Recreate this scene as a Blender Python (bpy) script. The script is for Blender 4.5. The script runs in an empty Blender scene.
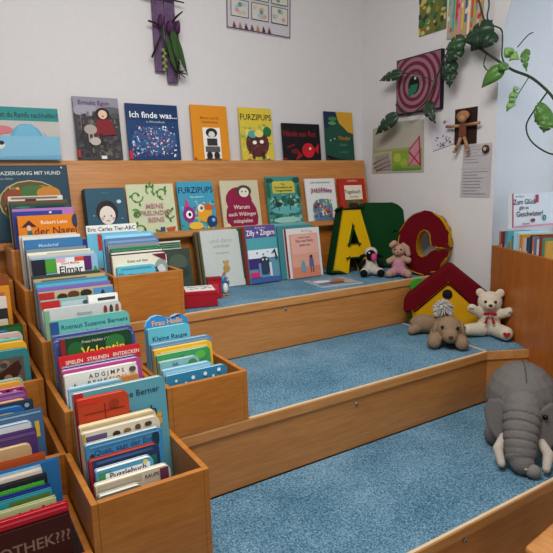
import bpy, bmesh, math, random
from mathutils import Vector, Matrix, Euler
random.seed(7)
S = 0.8                      # building units -> metres
sc = bpy.context.scene
COL = sc.collection
# ---------------------------------------------------------------- camera
f_px, pitch, roll, yaw = 543.4, .17076, -.02565, .55328
fwd = Vector((math.sin(yaw)*math.cos(pitch), math.cos(yaw)*math.cos(pitch), -math.sin(pitch)))
rt = Vector((math.cos(yaw), -math.sin(yaw), 0)); up = rt.cross(fwd)
R = rt*math.cos(roll)+up*math.sin(roll); Uv = -rt*math.sin(roll)+up*math.cos(roll)
cam = bpy.data.objects.new('camera', bpy.data.cameras.new('camera')); COL.objects.link(cam)
cam.matrix_world = Matrix(((R.x,Uv.x,-fwd.x,0),(R.y,Uv.y,-fwd.y,0),(R.z,Uv.z,-fwd.z,1.58*S),(0,0,0,1)))
cam.data.sensor_width = 36; cam.data.lens = f_px/553*36; cam.data.clip_start = .02
sc.camera = cam
# ---------------------------------------------------------------- light
w = bpy.data.worlds.new('world'); sc.world = w; w.use_nodes = True
w.node_tree.nodes['Background'].inputs[0].default_value = (.62,.78,1,1)
w.node_tree.nodes['Background'].inputs[1].default_value = 1.0
def area(name, loc, target, sx, sy, power, col):
    l = bpy.data.lights.new(name, 'AREA'); l.shape = 'RECTANGLE'; l.size = sx*S; l.size_y = sy*S; l.energy = power; l.color = col
    o = bpy.data.objects.new(name, l); COL.objects.link(o); o.location = Vector(loc)*S
    d = (Vector(target)-Vector(loc)); o.rotation_euler = d.to_track_quat('-Z','Y').to_euler()
    return o
area('niche_daylight', (4.3,1.45,2.3), (3.2,1.55,1.7), 1.8, 2.0, 19, (.64,.84,1))
area('added_overhead_light', (.8,1.25,3.25), (1.4,2.2,.4), 1.5, 1.1, 62, (1,.98,.965))  # area light added under the ceiling, shining down; no window stands there
area('rear_fill', (.3,-2.7,1.9), (1.6,2.4,1.3), 2.2, 1.6, 17, (.96,.98,1))  # weak frontal fill added behind the camera; that wall has no window
area('ambient_fill', (-.3,.6,3.2), (.4,1.3,0), 2.4, 2.4, 12, (.95,.97,1))  # broad ambient fill added below the ceiling, which does not glow itself
vs = sc.view_settings; vs.view_transform = 'Standard'; vs.look = 'None'; vs.exposure = -.2; vs.gamma = 1; vs.use_curve_mapping = False
# ---------------------------------------------------------------- materials
def lin(h):
    if len(h) == 3: h = ''.join(c*2 for c in h)
    v = [int(h[i:i+2],16)/255 for i in (0,2,4)]
    return tuple(c/12.92 if c <= .04045 else ((c+.055)/1.055)**2.4 for c in v)+(1,)
MC = {}
def mat(h, rough=.55, bump=0, bscale=60, spec=.25, name=None):
    k = (h,rough,bump,bscale)
    if k in MC: return MC[k]
    m = bpy.data.materials.new(name or 'paint_'+h); m.use_nodes = True; nt = m.node_tree; b = nt.nodes['Principled BSDF']
    b.inputs['Base Color'].default_value = lin(h); b.inputs['Roughness'].default_value = rough
    b.inputs['Specular IOR Level'].default_value = spec
    n = nt.nodes.new('ShaderNodeTexNoise'); n.inputs['Scale'].default_value = bscale; n.inputs['Detail'].default_value = 4
    tc = nt.nodes.new('ShaderNodeTexCoord'); nt.links.new(tc.outputs['Object'], n.inputs['Vector'])
    mx = nt.nodes.new('ShaderNodeMix'); mx.data_type = 'RGBA'; mx.blend_type = 'MULTIPLY'
    mx.inputs[0].default_value = .12 if not bump else .45
    mx.inputs[6].default_value = lin(h); nt.links.new(n.outputs['Fac'], mx.inputs[7])
    cr = nt.nodes.new('ShaderNodeMapRange'); cr.inputs[1].default_value = .3; cr.inputs[2].default_value = .7; cr.inputs[3].default_value = .7; cr.inputs[4].default_value = 1.15
    nt.links.new(n.outputs['Fac'], cr.inputs[0]); nt.links.new(cr.outputs[0], mx.inputs[7])
    nt.links.new(mx.outputs[2], b.inputs['Base Color'])
    if bump:
        bp = nt.nodes.new('ShaderNodeBump'); bp.inputs['Strength'].default_value = bump; bp.inputs['Distance'].default_value = .004
        nt.links.new(n.outputs['Fac'], bp.inputs['Height']); nt.links.new(bp.outputs[0], b.inputs['Normal'])
    MC[k] = m; return m
def wood(name, a, b_, scale, rough=.38, seed=0):
    m = bpy.data.materials.new(name); m.use_nodes = True; nt = m.node_tree; b = nt.nodes['Principled BSDF']; L = nt.links.new
    tc = nt.nodes.new('ShaderNodeTexCoord'); mp = nt.nodes.new('ShaderNodeMapping'); mp.inputs['Scale'].default_value = scale; mp.inputs['Location'].default_value = (seed,seed*.7,seed*1.3)
    L(tc.outputs['Object'], mp.inputs['Vector'])
    n = nt.nodes.new('ShaderNodeTexNoise'); n.inputs['Scale'].default_value = 1.0; n.inputs['Detail'].default_value = 3; n.inputs['Distortion'].default_value = .6
    L(mp.outputs[0], n.inputs['Vector'])
    mt = nt.nodes.new('ShaderNodeMath'); mt.operation = 'MULTIPLY'; mt.inputs[1].default_value = 7.0; L(n.outputs['Fac'], mt.inputs[0])
    si = nt.nodes.new('ShaderNodeMath'); si.operation = 'SINE'; mt2 = nt.nodes.new('ShaderNodeMath'); mt2.operation = 'MULTIPLY'; mt2.inputs[1].default_value = 3.1; L(mt.outputs[0], mt2.inputs[0]); L(mt2.outputs[0], si.inputs[0])
    n2 = nt.nodes.new('ShaderNodeTexNoise'); n2.inputs['Scale'].default_value = 9; n2.inputs['Detail'].default_value = 5; L(mp.outputs[0], n2.inputs['Vector'])
    ad = nt.nodes.new('ShaderNodeMath'); ad.operation = 'MULTIPLY_ADD'; ad.inputs[1].default_value = .09; L(si.outputs[0], ad.inputs[0]); L(n2.outputs['Fac'], ad.inputs[2])
    r = nt.nodes.new('ShaderNodeValToRGB'); r.color_ramp.elements[0].position = .2; r.color_ramp.elements[1].position = .85
    r.color_ramp.elements[0].color = lin(a); r.color_ramp.elements[1].color = lin(b_); L(ad.outputs[0], r.inputs[0]); L(r.outputs[0], b.inputs['Base Color'])
    b.inputs['Roughness'].default_value = rough
    return m
BEECH = wood('beech_veneer', 'ae6e36', 'c68a4a', (1.2,7,16))
BEECH_D = wood('beech_bin_board', 'a8621f', 'c48035', (1.5,5,9), .36, 3)
BEECH_V = wood('beech_upright_board', '9a5520', 'b0682a', (7,7,1.2), .36, 5)
STRIP = wood('beech_nosing', 'b4763c', 'd29a5c', (1,14,14), .4, 8)
PALE = wood('pale_beech_edge', 'd2b48c', 'ead2ac', (2,20,20), .45, 9)
def carpet():
    m = bpy.data.materials.new('blue_loop_carpet'); m.use_nodes = True; nt = m.node_tree; b = nt.nodes['Principled BSDF']; L = nt.links.new
    tc = nt.nodes.new('ShaderNodeTexCoord')
    n = nt.nodes.new('ShaderNodeTexNoise'); n.inputs['Scale'].default_value = 190; n.inputs['Detail'].default_value = 3; n.inputs['Roughness'].default_value = .75; L(tc.outputs['Object'], n.inputs['Vector'])
    n2 = nt.nodes.new('ShaderNodeTexNoise'); n2.inputs['Scale'].default_value = 5; n2.inputs['Detail'].default_value = 3; L(tc.outputs['Object'], n2.inputs['Vector'])
    ad = nt.nodes.new('ShaderNodeMath'); ad.operation = 'MULTIPLY_ADD'; ad.inputs[1].default_value = .22; L(n2.outputs['Fac'], ad.inputs[0]); L(n.outputs['Fac'], ad.inputs[2])
    r = nt.nodes.new('ShaderNodeValToRGB'); e = r.color_ramp.elements; e[0].position = .46; e[1].position = .76
    e[0].color = lin('2e5064'); e[1].color = lin('8eacba'); q = e.new(.61); q.color = lin('5a839a'); L(ad.outputs[0], r.inputs[0]); L(r.outputs[0], b.inputs['Base Color'])
    b.inputs['Roughness'].default_value = .95; b.inputs['Specular IOR Level'].default_value = .1
    bp = nt.nodes.new('ShaderNodeBump'); bp.inputs['Strength'].default_value = .7; bp.inputs['Distance'].default_value = .004; L(n.outputs['Fac'], bp.inputs['Height']); L(bp.outputs[0], b.inputs['Normal'])
    return m
CARPET = carpet()
WALL = mat('d2cfce', .85, .08, 35, .2, 'white_plaster')
WALL.node_tree.nodes['Mix'].inputs[0].default_value = .06
PAGES = lambda h: mat(h, .8)
METAL = mat('8a8a86', .3)
# ---------------------------------------------------------------- mesh helpers
class MB:
    def __init__(s): s.v=[]; s.f=[]; s.m=[]; s.mats=[]; s.sm=[]
    def mi(s, m):
        if m not in s.mats: s.mats.append(m)
        return s.mats.index(m)
    def add(s, vs_, fs, m, smooth=False):
        o=len(s.v); s.v += [tuple(v) for v in vs_]; k=s.mi(m)
        for f_ in fs: s.f.append([o+i for i in f_]); s.m.append(k); s.sm.append(smooth)
    def box(s, x0,x1,y0,y1,z0,z1,m):
        s.add([(x,y,z) for z in (z0,z1) for y in (y0,y1) for x in (x0,x1)], [(0,2,3,1),(4,5,7,6),(0,1,5,4),(2,6,7,3),(0,4,6,2),(1,3,7,5)], m)
    def prism(s, pts, z0, z1, m, m2=None):     # plan outline, anticlockwise
        n=len(pts); vs_=[(p[0],p[1],z0) for p in pts]+[(p[0],p[1],z1) for p in pts]
        s.add(vs_, [list(range(n))[::-1]], m); s.add(vs_, [list(range(n,2*n))], m)
        s.add(vs_, [(i,(i+1)%n,n+(i+1)%n,n+i) for i in range(n)], m2 or m)
    def tube(s, pts, r, m, n=8, cap=True):
        pts=[Vector(p) for p in pts]; rs=r if isinstance(r,(list,tuple)) else [r]*len(pts); vs_=[]; fs=[]
        for i,p in enumerate(pts):
            t=(pts[min(i+1,len(pts)-1)]-pts[max(i-1,0)]).normalized()
            a=t.cross(Vector((.13,.27,.95))).normalized(); b=t.cross(a)
            for k in range(n):
                an=2*math.pi*k/n; vs_.append(p+(a*math.cos(an)+b*math.sin(an))*rs[i])
        for i in range(len(pts)-1):
            for k in range(n): fs.append((i*n+k,i*n+(k+1)%n,(i+1)*n+(k+1)%n,(i+1)*n+k))
        if cap: fs += [tuple(range(n))[::-1], tuple(range((len(pts)-1)*n,len(pts)*n))]
        s.add(vs_, fs, m, True)
    def ell(s, c, r, m, rot=(0,0,0), nu=16, nv=10):
        M=Euler(rot).to_matrix(); c=Vector(c); vs_=[]; fs=[]
        if not isinstance(r,(list,tuple)): r=(r,r,r)
        vs_.append(c+M@Vector((0,0,r[2])))
        for j in range(1,nv):
            th=math.pi*j/nv
            for i in range(nu):
                ph=2*math.pi*i/nu; vs_.append(c+M@Vector((r[0]*math.sin(th)*math.cos(ph), r[1]*math.sin(th)*math.sin(ph), r[2]*math.cos(th))))
        vs_.append(c+M@Vector((0,0,-r[2]))); L=len(vs_)-1
        for i in range(nu): fs.append((0,1+i,1+(i+1)%nu)); fs.append((L,L-nu+(i+1)%nu,L-nu+i))
        for j in range(nv-2):
            for i in range(nu): a=1+j*nu; fs.append((a+i,a+nu+i,a+nu+(i+1)%nu,a+(i+1)%nu))
        s.add(vs_, fs, m, True)
    def chain(s, pts, rs, m, k=8):
        for i in range(len(pts)-1):
            for q in range(k+ (i==len(pts)-2)):
                t=q/k; s.ell(Vector(pts[i]).lerp(Vector(pts[i+1]),t), rs[i]*(1-t)+rs[i+1]*t, m, nu=14, nv=9)
    def poly(s, pts, m): s.add(pts, [list(range(len(pts)))], m)
    def outline(s, loops, t, mf, ms, y=0):     # loops in local x,z; front at y, back at y+t
        bm=bmesh.new(); es=[]
        for lp in loops:
            vv=[bm.verts.new((p[0],0,p[1])) for p in lp]
            es += [bm.edges.new((vv[i],vv[(i+1)%len(vv)])) for i in range(len(vv))]
        bm.verts.index_update(); bmesh.ops.triangle_fill(bm, use_beauty=True, edges=es)
        bm.verts.ensure_lookup_table(); bm.verts.index_update()
        P=[(v.co.x,v.co.z) for v in bm.verts]; n=len(P)
        F=[[v.index for v in f_.verts] for f_ in bm.faces]; nrm=[f_.normal.y for f_ in bm.faces]
        E=[(e.verts[0].index,e.verts[1].index) for e in es if e.is_valid]; bm.free()
        vs_=[(p[0],y,p[1]) for p in P]+[(p[0],y+t,p[1]) for p in P]
        fr=[f_ if q<0 else f_[::-1] for f_,q in zip(F,nrm)]
        o=len(s.v); s.v += vs_; kf=s.mi(mf); ks=s.mi(ms)
        for f_ in fr:
            s.f.append([o+i for i in f_]); s.m.append(kf); s.sm.append(False)
            s.f.append([o+n+i for i in f_[::-1]]); s.m.append(kf); s.sm.append(False)
        for a,b in E: s.f.append([o+a,o+b,o+n+b,o+n+a]); s.m.append(ks); s.sm.append(False)
    def mesh(s, name):
        me=bpy.data.meshes.new(name); me.from_pydata([(a*S,b*S,c*S) for a,b,c in s.v], [], s.f)
        for m in s.mats: me.materials.append(m)
        me.polygons.foreach_set('material_index', s.m); me.polygons.foreach_set('use_smooth', s.sm); me.update(); return me
    def build(s, name, parent=None, bevel=0, fix=False, solid=0):
        me=s.mesh(name)
        if fix:
            bm=bmesh.new(); bm.from_mesh(me); bmesh.ops.recalc_face_normals(bm, faces=bm.faces); bm.to_mesh(me); bm.free()
        o=bpy.data.objects.new(name, me); COL.objects.link(o)
        if parent: o.parent=parent
        if solid: q=o.modifiers.new('thick','SOLIDIFY'); q.thickness=solid*S; q.offset=0
        if bevel:
            b=o.modifiers.new('bevel','BEVEL'); b.width=bevel*S; b.segments=3 if bevel>.008 else 2; b.limit_method='ANGLE'; b.angle_limit=math.radians(40)
        return o
def plush(mb, name, parent=None, vox=.006, sm=6, fur=.0025, fsize=.02):
    o=mb.build(name, parent); r=o.modifiers.new('merge','REMESH'); r.mode='VOXEL'; r.voxel_size=vox*S; r.use_smooth_shade=True
    q=o.modifiers.new('soft','SMOOTH'); q.factor=.5; q.iterations=sm
    if fur:
        t=bpy.data.textures.get('fur%g'%fsize) or bpy.data.textures.new('fur%g'%fsize,'CLOUDS'); t.noise_scale=fsize; t.noise_depth=2
        d=o.modifiers.new('pile','DISPLACE'); d.texture=t; d.strength=fur*S*2; d.mid_level=.5
    return o
def tag(o, label=None, cat=None, group=None, kind=None):
    if label: o['label']=label
    if cat: o['category']=cat
    if group: o['group']=group
    if kind: o['kind']=kind
    return o
def thing(name, label, cat, loc=(0,0,0), rot=(0,0,0), group=None):
    o=bpy.data.objects.new(name, None); COL.objects.link(o); o.empty_display_size=.05; o.location=Vector(loc)*S; o.rotation_euler=rot
    return tag(o, label, cat, group)
def at(o, loc, rot=(0,0,0)):
    o.location=Vector(loc)*S; o.rotation_euler=rot; return o
TC={}
def text_geo(t):
    if t in TC: return TC[t]
    cu=bpy.data.curves.new('t','FONT'); cu.body=t; cu.resolution_u=2; cu.align_x='CENTER'; cu.size=1; cu.offset=.012
    o=bpy.data.objects.new('t',cu); COL.objects.link(o); dg=bpy.context.evaluated_depsgraph_get(); dg.update()
    me=o.evaluated_get(dg).to_mesh(); vs_=[(v.co.x,v.co.y) for v in me.vertices]; fs=[list(p.vertices) for p in me.polygons]
    o.evaluated_get(dg).to_mesh_clear(); bpy.data.objects.remove(o); bpy.data.curves.remove(cu)
    TC[t]=(vs_,fs); return TC[t]
def art(mb, items, w, h, y=0, eps=.0007):
    """decals on the front (facing -Y) of a w x h board; u across, v down, both in board widths"""
    d=y
    for it in items:
        d-=eps; k=it[0]
        P=lambda u,v: (min(max(u,0),1)*w, d, max(h-v*w, .004))
        if k=='r':
            _,a,b,c,e,col=it
            if h-b*w<=.004: continue
            mb.poly([P(a,e),P(c,e),P(c,b),P(a,b)], mat(col))
        elif k=='e':
            _,a,b,ra,rb,col=it; mb.poly([P(a+ra*math.cos(q*math.pi/8), b-rb*math.sin(q*math.pi/8)) for q in range(16)], mat(col))
        elif k=='p': mb.poly([P(*q) for q in it[1]], mat(it[2]))
        elif k=='t':
            _,t,a,b,sz,col=it; vs_,fs=text_geo(t); x1=max(abs(v[0]) for v in vs_)
            fx=min(sz*1.12, (min(a,1-a)-.015)/x1); fz=min(sz*1.12, fx*1.5)
            mb.add([(w*(a+v[0]*fx), d, h-w*(b-v[1]*fz)) for v in vs_], fs, mat(col))
        elif k=='v':
            rnd=random.Random(4)
            for cx,cy,r0,a0 in ((.2,.25,.14,0),(.75,.2,.13,1.5),(.22,.95,.14,3),(.85,.62,.12,.5),(.5,.12,.1,2.2),(.15,.6,.1,4),(.6,1.05,.1,1)):
                for q in range(9):
                    a1=a0+q*.6; a2=a1+.6; r1=r0*(1-q*.06); r2=r0*(1-(q+1)*.06)
                    p1=(cx+r1*math.cos(a1),cy+r1*math.sin(a1)); p2=(cx+r2*math.cos(a2),cy+r2*math.sin(a2)); tk=.014
                    n_=Vector((p2[1]-p1[1],p1[0]-p2[0])).normalized()*tk
                    mb.poly([P(p1[0]-n_.x,p1[1]-n_.y),P(p2[0]-n_.x,p2[1]-n_.y),P(p2[0]+n_.x,p2[1]+n_.y),P(p1[0]+n_.x,p1[1]+n_.y)], mat('58843a'))
                    if q%2: d-=eps*.3; lx,ly=p2; an=rnd.random()*6; mb.poly([P(lx,ly),P(lx+.06*math.cos(an+.5),ly+.06*math.sin(an+.5)),P(lx+.1*math.cos(an),ly+.1*math.sin(an)),P(lx+.06*math.cos(an-.5),ly+.06*math.sin(an-.5))], mat('4a7a30'))
        elif k=='g':
            rnd=random.Random(9); _,a,b,c,e,pal,num,sz=it
            for q in range(num):
                x=a+(c-a-sz)*rnd.random(); yy=b+(e-b-sz)*rnd.random(); s1=sz*(.3+.7*rnd.random()); s2=sz*(.3+.9*rnd.random()); d-=.00001; sk=sz*.4*(rnd.random()-.5); col=mat(rnd.choice(pal))
                if rnd.random()<.5: mb.poly([P(x+sk,yy+s2),P(x+s1,yy+s2*.8),P(x+s1-sk,yy),P(x,yy+s2*.2)], col)
                else: mb.poly([P(x+s1/2+s1/2*math.cos(k*.785),yy+s2/2+s2/2*math.sin(k*.785)) for k in range(8)], col)
        elif k=='a':
            _,a,b,ra,rb,col=it
            for q in range(12): mb.poly([P(a-ra*math.cos(q*.262),b-rb*math.sin(q*.262)-.03),P(a-ra*math.cos(q*.262+.18),b-rb*math.sin(q*.262+.18)-.03),P(a-ra*math.cos(q*.262+.18),b-rb*math.sin(q*.262+.18)+.05),P(a-ra*math.cos(q*.262),b-rb*math.sin(q*.262)+.05)], mat(['b04870','3f78a8','c88a38'][q%3]))
def book(loc, wd, h, t, kind, col, edge, items, label, lean, group, rotz=0, name='picture_book', face=True):
    o=thing(name, label, 'book', loc, (-math.atan(lean),0,rotz), group)
    c=mat(col); pg=PAGES(edge)
    if kind=='cloud':
        pts=[(0,0),(wd,0),(wd,h*.86)]
        for cx,r0 in ((wd*.76,wd*.24),(wd*.28,wd*.28)):
            for q in range(7): a=q*math.pi/6*.9+.15; pts.append((cx+r0*math.cos(a), h-wd*.26+r0*.95*math.sin(a)))
        pts.append((0,h*.86)); mb=MB(); mb.outline([pts], t, c, pg); art(mb, items, wd, h); mb.build('cover', o); return o
    if kind=='b':      # board book: rounded outer corner, thick boards
        r=min(.02,wd*.12); R2=[(0,0),(wd,0),(wd,h-r)]+[(wd-r+r*math.cos(q*math.pi/8), h-r+r*math.sin(q*math.pi/8)) for q in range(1,5)]+[(.004,h),(0,h-.004)]
        b=min(.0035,t*.2)
        mb=MB(); mb.outline([R2], b, c, mat(edge)); mb.outline([R2], b, c, mat(edge), y=t-b); mb.box(0,.004,b,t-b,0,h-.004,c)
        art(mb, items, wd, h); mb.build('cover', o)
        k=.002; P=[(.005,k),(wd-k,k)]+[(x-k,z-k) for x,z in R2[2:-2]]+[(.005,h-k)]
        n=max(2,int(t/.006)); q=MB()
        for i in range(n):
            a=b+(t-2*b)*i/n; q.outline([P], (t-2*b)/n*.86, pg, pg, y=a)
        q.build('pages', o)
    else:
        b=min(.003,t*.18); mb=MB()
        mb.box(0,wd,0,b,0,h,c); mb.box(0,wd,t-b,t,0,h,c); mb.box(0,b,b,t-b,0,h,c); art(mb, items, wd, h); mb.build('cover', o)
        q=MB(); q.box(b+.0005,wd-.006,b+.0003,t-b-.0003,.005,h-.006,pg); q.build('pages', o)
    return o
def bin_books(group, lean, rows):
    for x,y,z,wd,h,t,k,col,edge,items,label in rows:
        book((x,y,z+.003), wd, h, t, k, col, edge, items, label, lean, group)
# ---------------------------------------------------------------- the room
def struct(mb, name, **k): return tag(mb.build(name, **k), kind='structure')
m=MB(); m.box(-2.3,4.2,-3,3.7,-.06,0,mat('8a7660',.5)); struct(m,'floor')
m=MB(); m.box(-2.3,4.2,-3,3.7,3.4,3.46,WALL); struct(m,'ceiling')
m=MB(); m.box(-2.3,3.09,3.585,3.7,0,3.4,WALL); struct(m,'wall_back')
m=MB(); m.box(-2.4,-2.3,-3,3.7,0,3.4,WALL); struct(m,'wall_left')
m=MB(); m.box(-2.4,4.2,-3.1,-3,0,3.4,WALL); struct(m,'wall_front')
# right wall with the deep arched window niche
XW, XO = 3.085, 3.78
arch=[(2.285,.95),(2.285,1.6),(2.285,2.2),(2.275,2.4),(2.245,2.55),(2.2,2.68),(2.13,2.81),(2.02,2.93),(1.85,3.04),(1.65,3.1),(1.42,3.12),(1.2,3.1),(1.0,3.04),(.83,2.93),(.72,2.81),(.65,2.68),(.605,2.55),(.575,2.4),(.565,2.2),(.565,1.6),(.565,.95)]
def Rw(x,y,z): return (x,y,z)
m=MB()
for i in range(10):
    a,b=arch[i],arch[i+1]; m.poly([(XW,a[0],a[1]),(XW,3.6,a[1]),(XW,3.6,b[1]),(XW,b[0],b[1])][::-1], WALL)
    a,b=arch[20-i],arch[19-i]; m.poly([(XW,-3,a[1]),(XW,a[0],a[1]),(XW,b[0],b[1]),(XW,-3,b[1])][::-1], WALL)
m.poly([(XW,3.6,3.12),(XW,-3,3.12),(XW,-3,3.4),(XW,3.6,3.4)], WALL)
m.poly([(XW,3.6,0),(XW,-3,0),(XW,-3,.95),(XW,3.6,.95)], WALL)
n=len(arch)
vs_=[(XW,a,b) for a,b in arch]+[(XW+.02,a+(.012 if a>1.42 else -.012),b+.004) for a,b in arch]+[(XO,1.42+(a-1.42)*.97,b-.02) for a,b in arch]
m.add(vs_, [(i,i+1,n+i+1,n+i) for i in range(n-1)]+[(n+i,n+i+1,2*n+i+1,2*n+i) for i in range(n-1)], WALL, True)
m.poly([(XW,2.285,.95),(XO,2.285,.93),(XO,.565,.93),(XW,.565,.95)], WALL)
# outer leaf of the wall around the window opening
m.box(XO,XO+.1,2.2,3.7,0,3.4,WALL); m.box(XO,XO+.1,-3.1,.66,0,3.4,WALL); m.box(XO,XO+.1,.66,2.2,0,1.0,WALL); m.box(XO,XO+.1,.66,2.2,2.9,3.4,WALL)
struct(m,'wall_right')
m=MB(); fr=mat('e8e8e4',.4)
for a,b,c,d in ((.66,.72,1.0,2.9),(2.14,2.2,1.0,2.9),(1.4,1.46,1.0,2.9),(.66,2.2,1.0,1.06),(.66,2.2,2.84,2.9)): m.box(XO+.02,XO+.07,a,b,c,d,fr)
wo=struct(m,'window_1')
gl=bpy.data.materials.new('window_glass'); gl.use_nodes=True; nt=gl.node_tree; ou=nt.nodes['Material Output']
tr=nt.nodes.new('ShaderNodeBsdfTransparent'); gs=nt.nodes.new('ShaderNodeBsdfGlossy'); gs.inputs['Roughness'].default_value=.02; mx=nt.nodes.new('ShaderNodeMixShader'); mx.inputs[0].default_value=.08
nt.links.new(tr.outputs[0],mx.inputs[1]); nt.links.new(gs.outputs[0],mx.inputs[2]); nt.links.new(mx.outputs[0],ou.inputs[0])
m=MB(); m.box(XO+.04,XO+.046,.72,2.14,1.06,2.84,gl); m.build('glass_pane',wo)
# ---------------------------------------------------------------- carpeted seating steps
def screw(loc, parent, n=(0,-1,0)):
    q=MB(); q.tube([Vector(loc), Vector(loc)+Vector(n)*.006], .009, METAL, 12); q.tube([Vector(loc)+Vector(n)*.006, Vector(loc)+Vector(n)*.0075], .004, mat('3a3a38'), 6); q.build('screw_cap', parent)
def step(label, x0, x1, yf, yb, z, sx, sz, zb):
    t=thing('seating_step', label, 'carpeted step', (0,0,0))
    q=MB(); q.prism([(x0,yf+.018),(x1[0],yf+.018),(x1[1],yb),(x0,yb)], z-.02, z, CARPET); q.build('carpet', t)
    q=MB(); q.box(x0,x1[0],yf+.008,yf+.026,zb,z-.021,BEECH); fp=q.build('front_panel', t)
    q=MB(); q.box(x0,x1[0],yf,yf+.0175,z-.045,z+.001,STRIP); q.build('nosing', t, bevel=.004)
    q=MB(); q.box(x0,x1[0],yf+.003,yf+.016,z+.0012,z+.004,PALE); q.build('carpet_edge_strip', t)
    screw((sx,yf+.0075,sz), fp)
    return t
step('top blue-carpeted step where the plush toys and books stand', .668, (3.07,3.07), 2.655, 3.40, .9, 1.70, .838, .602)
step('middle blue-carpeted step with the small brown plush dog on it', .668, (2.572,2.65), 1.9, 2.655, .6, 1.609, .525, .302)
step('lowest blue-carpeted step with the grey elephant on it', -.09, (2.47,2.47), 1.2, 1.9, .3, 1.544, .24, .002)
t=thing('seating_step','angled dark-blue carpeted corner piece under the white teddy bear','carpeted step')
q=MB(); q.prism([(2.583,1.92),(2.796,1.806),(3.03,2.245),(3.07,2.3),(3.07,2.65),(2.66,2.65)], .58,.6,CARPET); q.build('carpet',t)
e1=Vector((2.572,1.9)); e2=Vector((2.796,1.786)); d=(e2-e1).normalized(); nn=Vector((-d.y,d.x))
def qp(a,b): p=e1+d*a+nn*b; return (p.x,p.y)
Ln=(e2-e1).length
q=MB(); q.prism([qp(0,.008),qp(Ln,.008),qp(Ln,.02),qp(0,.02)], .302,.578,BEECH); q.build('front_panel',t)
q=MB(); q.prism([qp(0,0),qp(Ln,0),qp(Ln,.0178),qp(0,.0178)], .555,.601,STRIP); q.build('nosing',t,bevel=.003)
q=MB(); q.prism([(2.574,1.92),(2.583,1.92),(2.659,2.65),(2.65,2.65)], .585,.6035,PALE); q.build('seam_strip',t)
q=MB(); q.prism([(2.5,1.2),(2.505,1.25),(2.79,1.775),(2.578,1.898),(2.471,1.898),(2.471,1.2)], .28,.3,CARPET); q.build('lower_carpet',t)
# ---------------------------------------------------------------- display board with ledge behind the steps
t=thing('display_board','long sloping beech board carrying two rows of face-out books','display shelf')
q=MB(); x0,x1=.2,3.045
vs_=[(x,y,z) for x in (x0,x1) for y,z in ((3.43,1.255),(3.51,1.743),(3.53,1.743),(3.45,1.255))]
q.add(vs_, [(0,1,5,4),(1,2,6,5),(2,3,7,6),(3,0,4,7),(3,2,1,0),(4,5,6,7)], BEECH); q.build('sloping_panel',t)
q=MB(); q.box(x0,x1,3.505,3.58,1.72,1.744,STRIP); q.build('top_rail',t,bevel=.003)
q=MB(); q.box(x0,x1,3.345,3.455,1.243,1.278,STRIP); q.box(x0,x1,3.338,3.3445,1.25,1.288,STRIP); q.build('ledge',t)
q=MB(); q.box(x0,x1,3.41,3.428,.901,1.242,BEECH_D); q.build('lower_panel',t)
# ---------------------------------------------------------------- book bins
def bin_(x0,x1,yf,zr,zb,label,back=False,floor=None,w=.02,dep=.375,group='beech book bins'):
    t=thing('book_bin',label,'book bin',(x0,yf,zb),group=group); W=x1-x0; H=zr-zb; yb=dep-.0015
    q=MB(); q.box(w,W-w,0,w,0,H,BEECH_D); q.build('front_panel',t,bevel=.002)
    for a in (0,W-w): q=MB(); q.box(a,a+w-.0004,0,yb,0,H,BEECH_D); q.build('side_panel',t,bevel=.002)
    if back: q=MB(); q.box(w,W-w,yb-w,yb,0,H,BEECH_D); q.build('back_panel',t,bevel=.002)
    q=MB(); q.box(w,W-w,w,yb-(w if back else 0),floor-zb-.02,floor-zb,BEECH_V); q.build('bottom_panel',t)
nm=['front','second','third','fourth','rear']
for i in range(5):
    yf=1.525+.375*i; zr=.667+.15*i+(.01 if i>1 else 0)
    bin_(.298-(.012 if i==0 else 0),.664,yf,zr,.302 if i==0 else .002, 'beech book bin with board books, %s of the long middle row'%nm[i], back=i==4, floor=.45+.15*i, dep=.375 if i<4 else .31)
for i in range(5):
    yf=1.525+.375*i; zr=.517+.15*i+(.01 if i>1 else 0)
    bin_(-.09,.292-(.01 if i==0 else 0),yf,zr,.302 if i==0 else .002,'beech book bin at the left edge, %s of the lower left row'%nm[i], back=i==4, floor=(.325 if i==0 else .3+.15*i), dep=.375 if i<4 else .31)
bin_(.67,1.02,1.9,.817,.605,'beech book bin on the middle step holding the snowflake-covered book',back=True,floor=.622,group='short beech bins on the steps')
bin_(.70,1.065,2.657,1.143,.905,'beech book bin on the top step in front of the blue alphabet book',back=True,floor=.925,dep=.375,group='short beech bins on the steps')
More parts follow.
